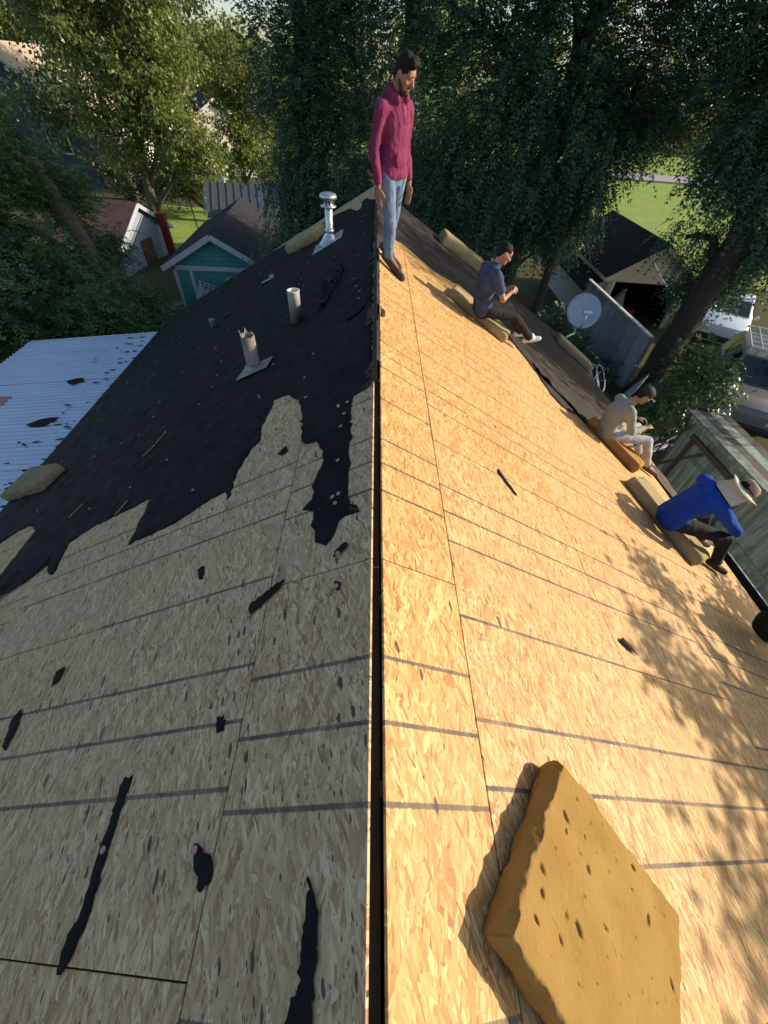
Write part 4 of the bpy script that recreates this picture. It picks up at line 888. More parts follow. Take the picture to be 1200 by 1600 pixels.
# sunlit trees on the left
tree('broadleaf_tree', 'large sunlit tree with pale leaning trunk behind the brown shed', [(-13.2, 28.8, GZ, .30), (-12.7, 28, -3.6, .25), (-12.2, 27.4, -1.6, .2), (-11.6, 27, 1, .13), (-11.4, 27, 4, .06)],
     [(-11.3, 26.8, .4, 2.2, 2, 1.9, 170), (-13.2, 27, 2.2, 2.0, 2, 1.8, 140), (-9.6, 26.5, -.9, 1.7, 1.7, 1.5, 110), (-9.9, 27, 1.8, 1.8, 1.8, 1.7, 120), (-12.8, 26.6, -1.2, 1.8, 1.6, 1.2, 90), (-11.3, 27, 4.6, 2.4, 2, 2.0, 170), (-8.6, 26.4, -2.4, 1.2, 1.2, .9, 50), (-14.2, 26.6, 4.6, 2.2, 2, 2.0, 120), (-9.0, 27.4, 4.6, 1.6, 1.6, 1.8, 90)], 'broad', 'leaf_sunny', 'bark', 11, 'trees on the left', per=46, sig=.24)
tree('broadleaf_tree', 'sunlit narrow tree in front of the white house', [(-8.6, 33, GZ, .24), (-8.4, 32.5, -2.5, .18), (-8.1, 32, .5, .11), (-8, 32, 3, .05)],
     [(-8.0, 32, -.6, 1.5, 1.5, 1.6, 110), (-7.2, 32, -2.2, 1.5, 1.5, 1.1, 90), (-8.6, 32, 1.6, 1.7, 1.6, 1.7, 120), (-6.6, 32, .6, 1.2, 1.3, 1.3, 70)], 'broad', 'leaf_sunny', 'bark', 12, 'trees on the left', per=44, sig=.23)
tree('broadleaf_tree', 'tall tree whose top frames the small patch of sky', [(-3.8, 39, GZ, .3), (-3.8, 39, 0, .22), (-3.9, 39, 6, .08)],
     [(-4.2, 39, 1, 2.2, 2, 2.2, 120), (-3.9, 39, 4.4, 2.0, 2, 2.2, 120), (-5.2, 38.6, -1.6, 2, 2, 1.8, 100), (-3.6, 39, 7.6, 1.6, 1.6, 1.8, 80)], 'broad', 'leaf_sunny', 'bark', 13, 'trees on the left', per=42, sig=.4, L=.22, W=.13)
tree('broadleaf_tree', 'tree behind the navy house at the top left corner', [(-33, 50, GZ, .35), (-33, 50, 2, .25), (-33, 50, 7, .1)],
     [(-32, 50, 3, 4, 3, 3, 130), (-28, 52, 5.5, 4, 3, 3, 130), (-36, 50, 5, 4, 3, 3.5, 130), (-31, 50, 8, 4, 3, 3, 130)], 'broad', 'leaf_sunny', 'bark', 14, 'trees on the left', per=45, sig=.55, L=.32, W=.2)
tree('broadleaf_tree', 'dark rounded tree filling the gap behind the large sunlit tree', [(-17, 35, GZ, .3), (-17, 35, 0, .22), (-17, 35, 5, .1)],
     [(-17, 35, 3, 3, 2.5, 3, 150), (-13, 37, 3.5, 2.6, 2.4, 2.6, 120), (-20, 36, 5.6, 2.6, 2.4, 2.6, 120), (-16.5, 35, 7, 3, 2.5, 2.5, 120), (-12.5, 37, 6.4, 1.8, 1.8, 1.6, 60), (-18.6, 33, -.6, 1.8, 1.8, 1.8, 70)], 'broad', 'leaf_mid', 'bark', 15, 'trees on the left', per=45, sig=.42, L=.24, W=.15)
tree('broadleaf_tree', 'low shady tree between brown shed and teal shed', [(-9.4, 30.5, GZ, .18), (-9.3, 30.4, -3.5, .1), (-9.2, 30.3, -2.6, .05)],
     [(-9.8, 30.6, -2.8, 1.9, 1.4, 1.0, 90), (-12.5, 31, -3.4, 1.8, 1.4, 1.2, 90), (-15, 31.5, -3.2, 1.8, 1.4, 1.3, 90)], 'broad', 'leaf_mid', 'bark', 16, 'trees on the left', per=45, sig=.32)
# near pinnate growth on the left
FERN = dict(FL=.55, pairs=7, L=.17, W=.048, droop=.5, down=.15, per=9, sig=.22)
tree('pinnate_tree', 'dark tree with feathery leaves and a snapped grey trunk at left', [(-8.75, 14.6, GZ, .34), (-9.0, 14.5, -3.2, .27), (-9.25, 14.3, -1.6, .23), (-9.4, 14.2, -.75, .20), (-9.42, 14.2, -.62, .17)],
     [(-10.6, 14.2, .3, 1.3, 1.3, 1.2, 90), (-9.9, 14.6, -1.2, 1.2, 1.2, .9, 70), (-11.4, 13.6, -1.6, 1.3, 1.2, 1.3, 100), (-10.2, 13.0, -2.9, 1.4, 1.0, 1.0, 100), (-8.9, 13.7, -3.9, 1.2, .9, .7, 80), (-9.4, 15.2, -3.0, .8, .8, .6, 40)], 'pin', 'leaf_fern', 'bark', 21, 'feathery trees on the left', **FERN)
tree('pinnate_shrub', 'feathery dark shrub crowding the far edge of the metal roof', [(-8.6, 11.6, GZ, .1), (-8.6, 11.5, -4, .06)],
     [(-8.2, 11.6, -4.0, 1.3, .9, .8, 90), (-10.2, 11.2, -3.6, 1.3, 1.0, 1.1, 110), (-11.4, 10.4, -2.9, 1.2, 1.0, 1.2, 90), (-6.6, 12.2, -4.6, 1.2, .9, .6, 70), (-10.4, 9.9, -3.3, .8, .7, .7, 40)], 'pin', 'leaf_fern', 'bark', 22, 'feathery trees on the left', cat='shrub', **FERN)
tree('pinnate_shrub', 'leafy dark shrub between the teal shed and the metal roof', [(-7.6, 13.6, GZ, .08), (-7.6, 13.5, -4.3, .05)],
     [(-8.0, 13.2, -4.6, .9, .8, .5, 60), (-6.6, 13.2, -5.0, 1.0, .6, .3, 45)], 'pin', 'leaf_fern', 'bark', 23, 'feathery trees on the left', cat='shrub', **FERN)
# dark trees behind the ridge end
DARK = dict(FL=.50, pairs=7, L=.128, W=.038, droop=.5, down=.4, per=11, sig=.28)
tree('dark_tree', 'dense dark green tree rising behind the flue pipe', [(-2.2, 16.5, GZ, .3), (-2.2, 16.4, 0, .22), (-2.1, 16.3, 5, .07)],
     [(-2.1, 15.8, 1.2, 1.25, 1.2, 1.4, 110), (-.9, 16, .4, 1.2, 1.2, 1.3, 100), (-2.3, 15.6, -1.0, 1.2, 1.1, 1.1, 100), (-.6, 15.6, -1.3, 1.1, 1.1, .9, 80), (-2.0, 16, 3.4, 1.3, 1.2, 1.4, 100), (-.5, 16, 2.8, 1.2, 1.2, 1.3, 90), (-2.2, 15.2, -2.6, 1.4, 1, .8, 80), (.3, 15.5, -2.2, 1.0, 1, .9, 60)], 'pin', 'leaf_dark', 'barkdark', 31, 'dark trees behind the roof', **DARK)
tree('dark_tree', 'tall dark trunked tree directly behind the standing man', [(.75, 17.2, GZ, .34), (.8, 17.2, -1, .28), (.9, 17.2, 2.6, .23), (1.1, 17.2, 6, .15)],
     [(.6, 17.3, 5.2, 1.5, 1.3, 1.3, 70), (2.0, 17, 3.8, 1.2, 1.2, 1.1, 60), (-.3, 17.6, 4.2, .9, 1, 1.0, 40), (1.6, 17.4, -.4, 1.1, 1.2, 1.6, 80)], 'pin', 'leaf_dark', 'barkdark', 32, 'dark trees behind the roof', **DARK)
tree('weeping_tree', 'huge dark tree with drooping feathery boughs in the centre right', [(4.4, 14.6, GZ, .42), (4.5, 14.5, -2.5, .33), (4.7, 14.4, 0, .28), (4.9, 14.3, 3, .16), (5, 14.3, 6, .06)],
     [(3.0, 14.0, 1.3, 1.5, 1.4, 1.5, 130), (4.9, 13.8, 1.0, 1.5, 1.4, 1.4, 130), (6.4, 14.2, 1.8, 1.5, 1.4, 1.6, 130), (3.9, 14, 3.4, 1.7, 1.4, 1.5, 140), (6.2, 14, 4.2, 1.8, 1.5, 1.5, 140), (2.3, 14.6, -.4, 1.2, 1.2, 1.1, 90), (3.6, 13.6, -.6, 1.2, 1.1, 1.0, 90), (5.4, 13.7, -.7, 1.1, 1.1, .9, 80), (1.7, 15, 2.6, 1.1, 1.2, 1.3, 80), (7.0, 14.6, 1.2, .9, 1.0, .7, 45), (2.2, 15, -2.0, 1.0, 1, .8, 40)], 'pin', 'leaf_dark', 'barkdark', 33, 'dark trees behind the roof', **DARK)
tree('broadleaf_tree', 'smaller leafy tree with light glints behind the seated worker', [(5.5, 19.6, GZ, .16), (5.5, 19.5, -3, .1), (5.6, 19.4, -1.5, .04)],
     [(5.0, 19.6, -2.6, 1.3, 1.0, .9, 60), (6.9, 19.6, -2.0, 1.3, 1.0, 1.0, 80), (8.0, 19.8, -2.9, .9, .9, .7, 40), (3.6, 19.4, -3.2, 1.1, 1, .7, 40)], 'broad', 'leaf_mid', 'barkdark', 34, 'dark trees behind the roof', per=40, sig=.26, L=.15, W=.09)
tree('dark_trunked_tree', 'slim dark trunk rising beside the seated worker in dark shirt', [(4.9, 12.6, GZ, .14), (5.1, 12.7, -3, .12), (5.2, 12.9, -.6, .09)],
     [(5.1, 13.2, -.5, .7, .7, .5, 25)], 'pin', 'leaf_dark', 'barkdark', 35, 'dark trees behind the roof', **DARK)
# big tree at the right edge
tree('weeping_tree', 'massive dark tree with thick leaning trunk at the right edge', [(9.1, 11.5, GZ, .42), (9.15, 11.5, -3, .36), (9.3, 11.6, -.5, .33), (9.5, 11.8, 2, .25), (9.6, 12, 6, .1)],
     [(9.0, 12.2, 1.7, 1.7, 1.5, 1.4, 150), (7.9, 12.4, 2.6, 1.4, 1.3, 1.3, 110), (10.4, 12.4, 1.2, 1.6, 1.5, 1.4, 140), (9.6, 12, 4.4, 2.4, 1.8, 1.8, 190), (8.6, 11.6, .5, .9, .8, .6, 50), (10.2, 11.8, -.4, 1.1, 1.1, .8, 80), (7.3, 12.6, 4.4, 1.4, 1.3, 1.4, 90), (12, 12.5, 3.4, 2.2, 2, 2.2, 150), (9.5, 12.2, -1.9, .6, .6, .35, 22), (10.6, 12.8, -1.7, .7, .6, .4, 26), (8.3, 12.2, -1.0, .35, .35, .22, 7)], 'pin', 'leaf_dark', 'barkdark', 41, None, **DARK)
tree('sapling', 'bright leafy sapling lit by the sun beside the big trunk', [(9.15, 9.6, GZ, .05), (9.1, 9.6, -4.2, .035), (9.0, 9.55, -3.4, .02)],
     [(9.1, 9.7, -3.6, .75, .6, .55, 38), (9.7, 9.9, -3.9, .6, .6, .5, 30), (8.4, 9.2, -4.1, .6, .5, .35, 26), (8.6, 9.9, -3.2, .5, .5, .4, 18), (8.0, 8.9, -4.3, .45, .4, .25, 16)], 'pin', 'leaf_fern', 'barkdark', 42, None, FL=.3, pairs=4, L=.14, W=.055, droop=.4, down=.1, per=6, sig=.15)
tree('weed_shrub', 'grey green weeds growing between the eave and white fence', [(7.4, 14.2, GZ, .03), (7.4, 14.2, -4.9, .015)],
     [(7.4, 13.6, -4.85, .7, 1.0, .4, 40), (7.0, 15.4, -4.7, .8, 1.0, .5, 44), (6.0, 12.6, -4.8, .6, .7, .45, 30), (8.0, 12.6, -5.0, .5, .6, .3, 22)], 'pin', 'leaf_dark', 'barkdark', 43, None, cat='shrub', limbs=False, FL=.35, pairs=5, L=.12, W=.045, droop=.4, down=-.2, per=7, sig=.16)
# trees out of frame to the right: they shade the far slope and dapple the near one
tree('broadleaf_tree', 'tall tree right of the yard shading the far slope', [(15.6, 8.2, GZ, .4), (15.6, 8.2, 0, .3), (15.6, 8.2, 5, .12)],
     [(15.6, 7.35, 1.6, 2, 1.5, 1.7, 130), (15.6, 9.6, 2.6, 2, 1.8, 2, 140), (15.4, 7.5, 4.2, 1.8, 1.4, 1.6, 100), (16, 11.2, 4.5, 2.4, 2, 2.2, 140), (15.8, 10.8, .5, 2, 1.8, 1.5, 100), (17, 13.5, 3, 2.6, 2.2, 3, 160), (18, 16.5, 4.2, 2.6, 2.4, 3.2, 160)], 'broad', 'leaf_mid', 'bark', 51, 'trees right of the yard', per=40, sig=.3, L=.17, W=.11)
tree('broadleaf_tree', 'spreading tree whose leaves dapple the near right slope', [(9.1, -1.3, GZ, .30), (9.0, -1.2, -2.6, .24), (8.6, -.9, .2, .12), (8.4, -.6, 1.2, .05)],
     [(8.2, -.55, 1.0, .8, .75, .95, 95), (8.4, .45, .25, .8, .7, .95, 100), (8.2, -1.9, 1.0, 1.1, .9, 1.3, 115), (8.3, 1.35, -.5, .7, .55, .75, 72), (7.9, .95, 1.15, .4, .4, .3, 14), (7.7, 1.80, .6, .3, .2, .3, 9), (8, 2.05, -.95, .4, .32, .55, 32), (8.4, -.3, -.9, .8, .9, .7, 70), (8.2, 1.1, -1.6, .6, .8, .4, 44), (8.3, -.1, .3, .7, .5, .8, 55)], 'broad', 'leaf_mid', 'bark', 52, 'trees right of the yard', per=30, sig=.17, L=.12, W=.075)
# distant wood closing the view
rg = np.random.default_rng(77); bl = []
for k in range(70):
    x = -95+k*3.4+rg.normal()*2; left = x < 6
    y = (64 if left else 112)+rg.normal()*5; hgt = rg.uniform(9, 15) if left else rg.uniform(12, 22)
    if left and -22 < x < -8: hgt *= .62
    bl.append((x, y, GZ+hgt*.33, 3.6, 3, hgt*.33, 34)); bl.append((x+rg.normal(), y+rg.normal(), GZ+hgt*.74, 3.0, 2.6, hgt*.27, 34))
cl, own = crown_clumps(bl, rg); v = broad(cl, np.array([0, 90, -6.0]), rg, 26, .75, .6, .42)
o = link_mesh('treeline', fast_mesh('treeline', v, np.arange(len(v)).reshape(-1, 4), MATS['leaf_sunny']), None, (0, 0, 0)); tag(o, 'distant line of trees closing the view', 'woods', kind='stuff')
# ------------------------------------------------------------------ cars at the right edge
def car_paint(name, col, rough=.28):
    m, t, p = newmat(name); g = N(t); v = coords(g)
    c = g.mix(g.mapr(g.noise(v, 3, 5, .7), .4, .75, 0, .5), (*col, 1), (*[x*.7+.03 for x in col], 1)); g.lk(c, p.inputs['Base Color'])
    p.inputs['Metallic'].default_value = .3; g.lk(g.mapr(g.noise(v, 14, 4), .3, .7, rough, rough+.2), p.inputs['Roughness']); return m
M['suv'] = car_paint('suv_paint', (.20, .20, .205)); M['sedan'] = car_paint('sedan_paint', (.62, .68, .74), .25)
m, t_, p_ = newmat('car_glass'); p_.inputs['Base Color'].default_value = (.012, .022, .024, 1); p_.inputs['Roughness'].default_value = .06; p_.inputs['Specular IOR Level'].default_value = .7; M['cglass'] = m
M['tyre'] = simple('tyre', (.02, .02, .02), None, rough=.9, scale=10)
M['lens'] = simple('lamp_lens', (.6, .6, .6), None, rough=.1, scale=3, bump=0)
def car(name, label, c, rot, st, paint, glass, rack=False, wheel_r=.34, wy=(-1.4, 1.35), hw=.88):
    t = thing(name, (c[0], c[1], GZ), label, 'car', 'cars parked in the yard'); Rm = Matrix.Rotation(rot, 3, 'Z'); C0 = Vector((c[0], c[1], GZ+.012))
    W = lambda x, y, z: C0 + Rm @ Vector((x, y, z))
    mb = MB(); n = 12
    for (y, zb, zm, zt, wb, wm, wt) in st:
        half = [(wb*.94, zb), (wb, zb+.12), (wm+.01, (zb+zm)/2+.05), (wm, zm-.04), (wm-.05, zm+.01 if zt < zm+.05 else zm), (wt, zt)]
        sec = half+[(-x, z) for x, z in half[::-1]]; mb.v += [tuple(W(x, y, z)) for x, z in sec]
    for i in range(len(st)-1):
        for j in range(n-1): mb.f.append((i*n+j, i*n+j+1, (i+1)*n+j+1, (i+1)*n+j))
        mb.f.append((i*n+n-1, i*n, (i+1)*n, (i+1)*n+n-1))
    mb.f += [tuple(range(n-1, -1, -1)), tuple((len(st)-1)*n+j for j in range(n))]
    b = mb.build('body', paint, t, True, bevel=.03)
    def pane(nm, q, mname='cglass', d=.012):
        q = [W(*p) for p in q]; nr = (q[1]-q[0]).cross(q[3]-q[0]).normalized(); cc = sum(q, Vector())/4
        if nr.dot(cc-W(0, .3, .7)) < 0: nr = -nr
        MB().hexa([p-nr*.02 for p in q]+[p+nr*d for p in q]).build(nm, M[mname], t)
    for nm, q in glass: pane(nm, q)
    y0 = st[0][0]
    for s in (-1, 1):
        pane('headlight', [(s*.45, y0-.0, .62), (s*.80, y0+.03, .62), (s*.80, y0+.03, .78), (s*.45, y0, .78)], 'lens', .02)
        for y in wy:
            wl = MB().lathe([(.17, -.1), (wheel_r-.04, -.11), (wheel_r, -.08), (wheel_r, .08), (wheel_r-.04, .11), (.17, .1)], W(s*(hw-.1), y, wheel_r), 24, Rm @ Matrix.Rotation(R(90), 3, 'Y')).build('wheel', M['tyre'], t, True)
            MB().lathe([(.0005, .06), (.06, .09), (.17, .08), (.19, .1), (.19, -.1), (.0005, -.1)], W(s*(hw-.1), y, wheel_r), 20, Rm @ Matrix.Rotation(R(90)*s, 3, 'Y')).build('rim', M['galv'], wl, True)
        MB().box(W(s*(hw+.1), -.62, 1.0), (.14, .1, .14), Rm).build('mirror', paint, t, bevel=.03)
    if rack:
        zt = max(s[3] for s in st)
        for s in (-1, 1): MB().tube([W(s*.58, -.2, zt), W(s*.58, -.1, zt+.09), W(s*.58, 1.9, zt+.09), W(s*.58, 2.0, zt)], .022, 8).build('roof_rail', M['white'], t)
        for k, y in enumerate((-.08, .3, .7, 1.1, 1.5, 1.88)): MB().tube([W(-.58, y, zt+.095), W(.58, y, zt+.095)], .016 if k % 5 else .026, 8).build('crossbar', M['white' if k % 5 == 0 else 'galv'], t)
        for x in (-.3, 0, .3): MB().tube([W(x, -.08, zt+.11), W(x, 1.88, zt+.11)], .012, 6).build('rack_bar', M['galv'], t)
    MB().box(W(0, y0-.03, .42), (1.6, .14, .2), Rm).build('bumper', M['gutter'], t, bevel=.04)
    return t
SUV = [(-2.3, .35, .80, .84, .80, .80, .62), (-2.2, .25, .92, .96, .86, .86, .70), (-1.6, .25, 1.0, 1.05, .88, .88, .74), (-.95, .25, 1.04, 1.10, .88, .88, .76), (-.25, .25, 1.06, 1.66, .88, .88, .64), (.3, .25, 1.06, 1.74, .88, .88, .64), (1.7, .25, 1.06, 1.72, .88, .88, .63), (2.15, .28, 1.04, 1.55, .86, .86, .6), (2.3, .35, 1.0, 1.1, .82, .82, .6)]
car('parked_suv', 'dark grey off-road car with roof rack at the right edge', (12.2, 11.25), R(-32), SUV, M['suv'],
    [('windshield', [(-.70, -.93, 1.14), (.70, -.93, 1.14), (.58, -.30, 1.62), (-.58, -.30, 1.62)])] +
    [('side_window', [(s*.855, a, 1.1), (s*.855, b, 1.1), (s*.665, b2, 1.6), (s*.665, a2, 1.6)]) for s in (-1, 1) for a, b, a2, b2 in ((-.55, .3, -.15, .3), (.38, 1.15, .38, 1.15), (1.23, 1.95, 1.23, 1.85))], True)
SED = [(-2.25, .35, .70, .72, .78, .78, .6), (-2.1, .2, .80, .84, .85, .85, .68), (-1.4, .2, .88, .93, .87, .87, .72), (-.85, .2, .92, .97, .87, .87, .74), (0, .2, .94, 1.38, .87, .87, .58), (.6, .2, .94, 1.43, .87, .87, .57), (1.1, .2, .94, 1.38, .87, .87, .58), (1.75, .2, .93, 1.02, .87, .87, .7), (2.2, .25, .9, .97, .84, .84, .66), (2.3, .35, .8, .85, .8, .8, .6)]
car('parked_sedan', 'white sedan with dark windshield beyond the off-road car', (15.4, 17.3), R(-38), SED, M['sedan'],
    [('windshield', [(-.68, -.82, 1.0), (.68, -.82, 1.0), (.53, -.06, 1.35), (-.53, -.06, 1.35)]), ('rear_window', [(-.66, 1.7, 1.05), (.66, 1.7, 1.05), (.53, 1.14, 1.37), (-.53, 1.14, 1.37)])] +
    [('side_window', [(s*.845, a, .98), (s*.845, b, .98), (s*.60, b2, 1.34), (s*.60, a2, 1.34)]) for s in (-1, 1) for a, b, a2, b2 in ((-.5, .45, .05, .45), (.53, 1.4, .53, 1.05))], wheel_r=.31)
blk = thing('trellis', (8, 8, GZ), 'dark wooden trellis frame standing against the outhouse corner', 'trellis')
for k in range(5): MB().beam((7.35+.22*k, 8.05+.02*k, GZ), (7.5+.22*k, 8.0, -3.1), .03, .03, (0, 1, 0)).build('slat', M['mintdark'], blk)
for z in (-4.6, -3.5): MB().beam((7.3, 7.99, z), (8.6, 7.99, z), .03, .03).build('rail', M['mintdark'], blk)

# ------------------------------------------------------------------ people
def cloth(name, c1, c2, rough=.85, fold=.5):
    m, t, p = newmat(name); g = N(t); v = coords(g)
    c = g.mix(g.mapr(g.noise(v, 7, 4), .3, .7), (*c1, 1), (*c2, 1)); g.lk(c, p.inputs['Base Color']); p.inputs['Roughness'].default_value = rough; p.inputs['Specular IOR Level'].default_value = .15
    h = g.math('ADD', g.math('MULTIPLY', g.noise(g.map(v, rot=(.5, .3, .2), scale=(1, 1, .45)), 13, 3, .5), 1.0), g.math('MULTIPLY', g.noise(v, 420, 2), .012))
    g.bump(h, fold, .03, p); return m
skin = simple('skin', (.36, .19, .12), (.30, .15, .095), rough=.55, scale=9, bump=.1, bscale=80)
hairm = simple('hair_black', (.007, .006, .006), (.011, .009, .008), rough=.7, spec=.2, scale=60, bump=.8, bscale=120, bdist=.004)
beardm = simple('beard', (.03, .02, .016), (.05, .032, .024), rough=.8, scale=60, bump=.6, bscale=150)
def voxel(mb, name, m, parent, size=.009, smooth=4, disp=0, dscale=.12):
    me = bpy.data.meshes.new(name); me.from_pydata([tuple(p) for p in mb.v], [], mb.f); me.update()
    bm = bmesh.new(); bm.from_mesh(me); bmesh.ops.recalc_face_normals(bm, faces=bm.faces); bm.to_mesh(me); bm.free()
    o = bpy.data.objects.new(name, me); COL.objects.link(o)
    r = o.modifiers.new('r', 'REMESH'); r.mode = 'VOXEL'; r.voxel_size = size
    s = o.modifiers.new('s', 'SMOOTH'); s.iterations = smooth; s.factor = .5
    if disp:
        tx = bpy.data.textures.new('fold', 'CLOUDS'); tx.noise_scale = dscale; tx.noise_depth = 1
        d = o.modifiers.new('d', 'DISPLACE'); d.texture = tx; d.strength = disp; d.mid_level = .5
        if disp > .008 and dscale > .05:
            t2 = bpy.data.textures.new('crease', 'MARBLE'); t2.noise_scale = dscale*.9; t2.turbulence = 9; t2.marble_type = 'SHARP'
            d2 = o.modifiers.new('d2', 'DISPLACE'); d2.texture = t2; d2.strength = -disp*.5; d2.mid_level = .5
            s2 = o.modifiers.new('s2', 'SMOOTH'); s2.iterations = 1; s2.factor = .5
    dg = bpy.context.evaluated_depsgraph_get(); nm = bpy.data.meshes.new_from_object(o.evaluated_get(dg)); o.modifiers.clear(); bpy.data.objects.remove(o)
    a = np.empty(len(nm.vertices)*3, np.float32); nm.vertices.foreach_get('co', a); a = a.reshape(-1, 3); lo, hi = a.min(0), a.max(0)
    org = np.array([(lo[0]+hi[0])/2, (lo[1]+hi[1])/2, lo[2]]); nm.vertices.foreach_set('co', (a-org).astype(np.float32).ravel())
    nm.materials.clear(); nm.materials.append(m); nm.polygons.foreach_set('use_smooth', [True]*len(nm.polygons)); nm.name = name; nm.update()
    return link_mesh(name, nm, parent, Vector(org.tolist()))
def V(*a): return Vector(a)
def lerp(a, b, t): return a+(b-a)*t
def fingers(mb, wr, d, pn, side_v, thumb_sign, curl=.5, k=1.0):
    """palm plus five fingers; d: hand direction, pn: palm facing, side_v: towards the thumb"""
    d, pn = d.normalized(), pn.normalized(); sv = (side_v-d*side_v.dot(d)).normalized()
    rot = Matrix((sv, pn, d)).transposed(); pc = wr+d*.045*k
    mb.ell(pc, (.040*k, .016*k, .052*k), rot); mb.capsule(wr-d*.02, pc, .023*k, .022*k, 10)
    for i, ln in enumerate((.074, .082, .076, .060)):
        b = pc+d*.040*k+sv*(.033-.0215*i)*k; dirn = d.copy(); L = ln*k/3; a = b
        for s in range(3):
            dirn = (dirn*math.cos(curl*.7)+pn*math.sin(curl*.7)).normalized(); e = a+dirn*L; mb.capsule(a, e, .0082*k, .0072*k, 8); a = e
            # keep bending in the same plane
            d2 = dirn; pn_l = (pn-d2*pn.dot(d2)).normalized(); pn = pn_l if False else pn
    tb = pc-d*.02*k+sv*.034*k; t1 = tb+(sv*.6+d*.65+pn*.35).normalized()*.035*k; t2 = t1+(d*.8+sv*.15+pn*.4).normalized()*.03*k
    mb.capsule(tb, t1, .011*k, .0095*k, 8); mb.capsule(t1, t2, .0095*k, .0085*k, 8)
def person(label, J, k=1.0, vox=.010, sleeves='long', mats=None, base=None, headgear=None, beard=False, hood=False, shirt_len=.0, grip=.6, group='roof workers', disp=.013):
    """J: world joints. right: towards the person's right hand; face: where the face points"""
    t = thing('person', base, label, 'person', group); rv = J['right'].normalized(); fd = J['front'].normalized()
    pel, wai, che, nek, hd = J['pelvis'], J['waist'], J['chest'], J['neck'], J['head']; sm = (J['shR']+J['shL'])/2
    rings = [(pel-(wai-pel).normalized()*.10*k, .10, .085), (pel, .160, .120), (lerp(pel, wai, .55), .150, .112), (wai, .140, .106), (lerp(wai, che, .5), .150, .114), (che, .165, .120), (lerp(che, sm, .65), .150, .105), (sm+(nek-che).normalized()*.035*k, .09, .07)]
    def torso(mb, add, lo=0, hi=len(rings)): mb.tube([r[0] for r in rings[lo:hi]], [((r[1]+add)*k, (r[2]+add)*k) for r in rings[lo:hi]], 20, ref=rv)
    # ---- head frame
    face = J['face'].normalized(); hup = (J['hup']-face*J['hup'].dot(face)).normalized(); hr = face.cross(hup).normalized()
    HR = Matrix((hr, face, hup)).transposed(); H = lambda x, y, z: hd+(hr*x+face*y+hup*z)*k
    mb = MB(); torso(mb, -.026)
    mb.capsule(sm, nek, .075*k, .058*k); mb.capsule(nek, H(0, -.02, -.05), .056*k, .052*k)
    mb.ell(hd, (.074*k, .094*k, .105*k), HR, 18, 12); mb.ell(H(0, .028, -.062), (.056*k, .062*k, .052*k), HR); mb.ell(H(0, .066, -.088), (.030*k, .024*k, .022*k), HR)
    mb.ell(H(0, .058, .03), (.058*k, .034*k, .05*k), HR)
    mb.capsule(H(0, .088, .018), H(0, .112, -.022), .009*k, .014*k, 8); mb.ell(H(0, .098, -.026), (.019*k, .013*k, .011*k), HR)
    mb.ell(H(0, .084, -.055), (.024*k, .012*k, .008*k), HR); mb.ell(H(0, .082, -.068), (.022*k, .012*k, .008*k), HR)
    for s in (-1, 1):
        mb.ell(H(s*.032, .078, .026), (.026*k, .014*k, .008*k), HR); mb.ell(H(s*.045, .055, -.02), (.024*k, .026*k, .022*k), HR)
        mb.ell(H(s*.077, -.008, -.005), (.010*k, .020*k, .032*k), HR)
    for S in 'RL':
        mb.capsule(J['sh'+S], J['el'+S], .042*k, (.030 if sleeves == 'long' else .038)*k); mb.capsule(J['el'+S], J['wr'+S], (.030 if sleeves == 'long' else .040)*k, .026*k)
        mb.capsule(lerp(sm, J['sh'+S], .4), J['sh'+S], .046*k, .042*k)
        d = J.get('hand'+S, J['wr'+S]-J['el'+S]); pn = J.get('palm'+S, fd); th = J.get('thumb'+S, fd)
        fingers(mb, J['wr'+S]+d.normalized()*.02, d, pn, th, 1, grip, k)
        mb.capsule(J['hip'+S], J['kn'+S], .066*k, .040*k); mb.capsule(J['kn'+S], J['an'+S], .040*k, .030*k)
        mb.capsule(J['an'+S], lerp(J['an'+S], J['toe'+S], .8), .038*k, .030*k)
    voxel(mb, 'body', mats['skin'] if 'skin' in mats else skin, t, vox*(.72 if vox < .008 else .82), 2)
    # ---- shirt
    mb = MB(); torso(mb, .014, 3 if shirt_len < 0 else 0 if shirt_len else 1)
    if not shirt_len: mb.tube([pel-(wai-pel).normalized()*.035*k, pel, pel+(wai-pel).normalized()*.045*k], [(.176*k, .138*k), (.180*k, .142*k), (.172*k, .134*k)], 24, ref=rv)
    mb.capsule(sm, nek+(nek-sm)*.0, .085*k, .066*k)
    for S in 'RL':
        mb.capsule(lerp(sm, J['sh'+S], .35), J['sh'+S], .078*k, .066*k)
        if sleeves == 'long':
            mb.capsule(J['sh'+S], J['el'+S], .068*k, .056*k); mb.capsule(J['el'+S], lerp(J['el'+S], J['wr'+S], .92), .056*k, .040*k)
            mid = lerp(J['el'+S], J['wr'+S], .35); mb.ell(mid, (.052*k, .052*k, .05*k))
        else: mb.tube([J['sh'+S], lerp(J['sh'+S], J['el'+S], .45), lerp(J['sh'+S], J['el'+S], .72)], [.066*k, .064*k, .066*k], 14)
    if hood:
        for a in np.linspace(-2.4, 2.4, 11):
            q = nek+(rv*math.sin(a)*.085-fd*math.cos(a)*.075+V(0, 0, 1)*(.015+.035*math.cos(a)))*k; mb.ell(q, (.038*k, .038*k, .040*k))
        mb.ell(nek-fd*.115*k+V(0, 0, -.03)*k, (.10*k, .055*k, .075*k), Matrix((rv, fd, V(0, 0, 1))).transposed())
        mb.ell(lerp(pel, wai, .75)+fd*.118*k, (.095*k, .022*k, .075*k), Matrix((rv, fd, V(0, 0, 1))).transposed())
    sh = voxel(mb, 'hoodie' if hood else 'shirt', mats['shirt'], t, vox, 3, disp, .10)
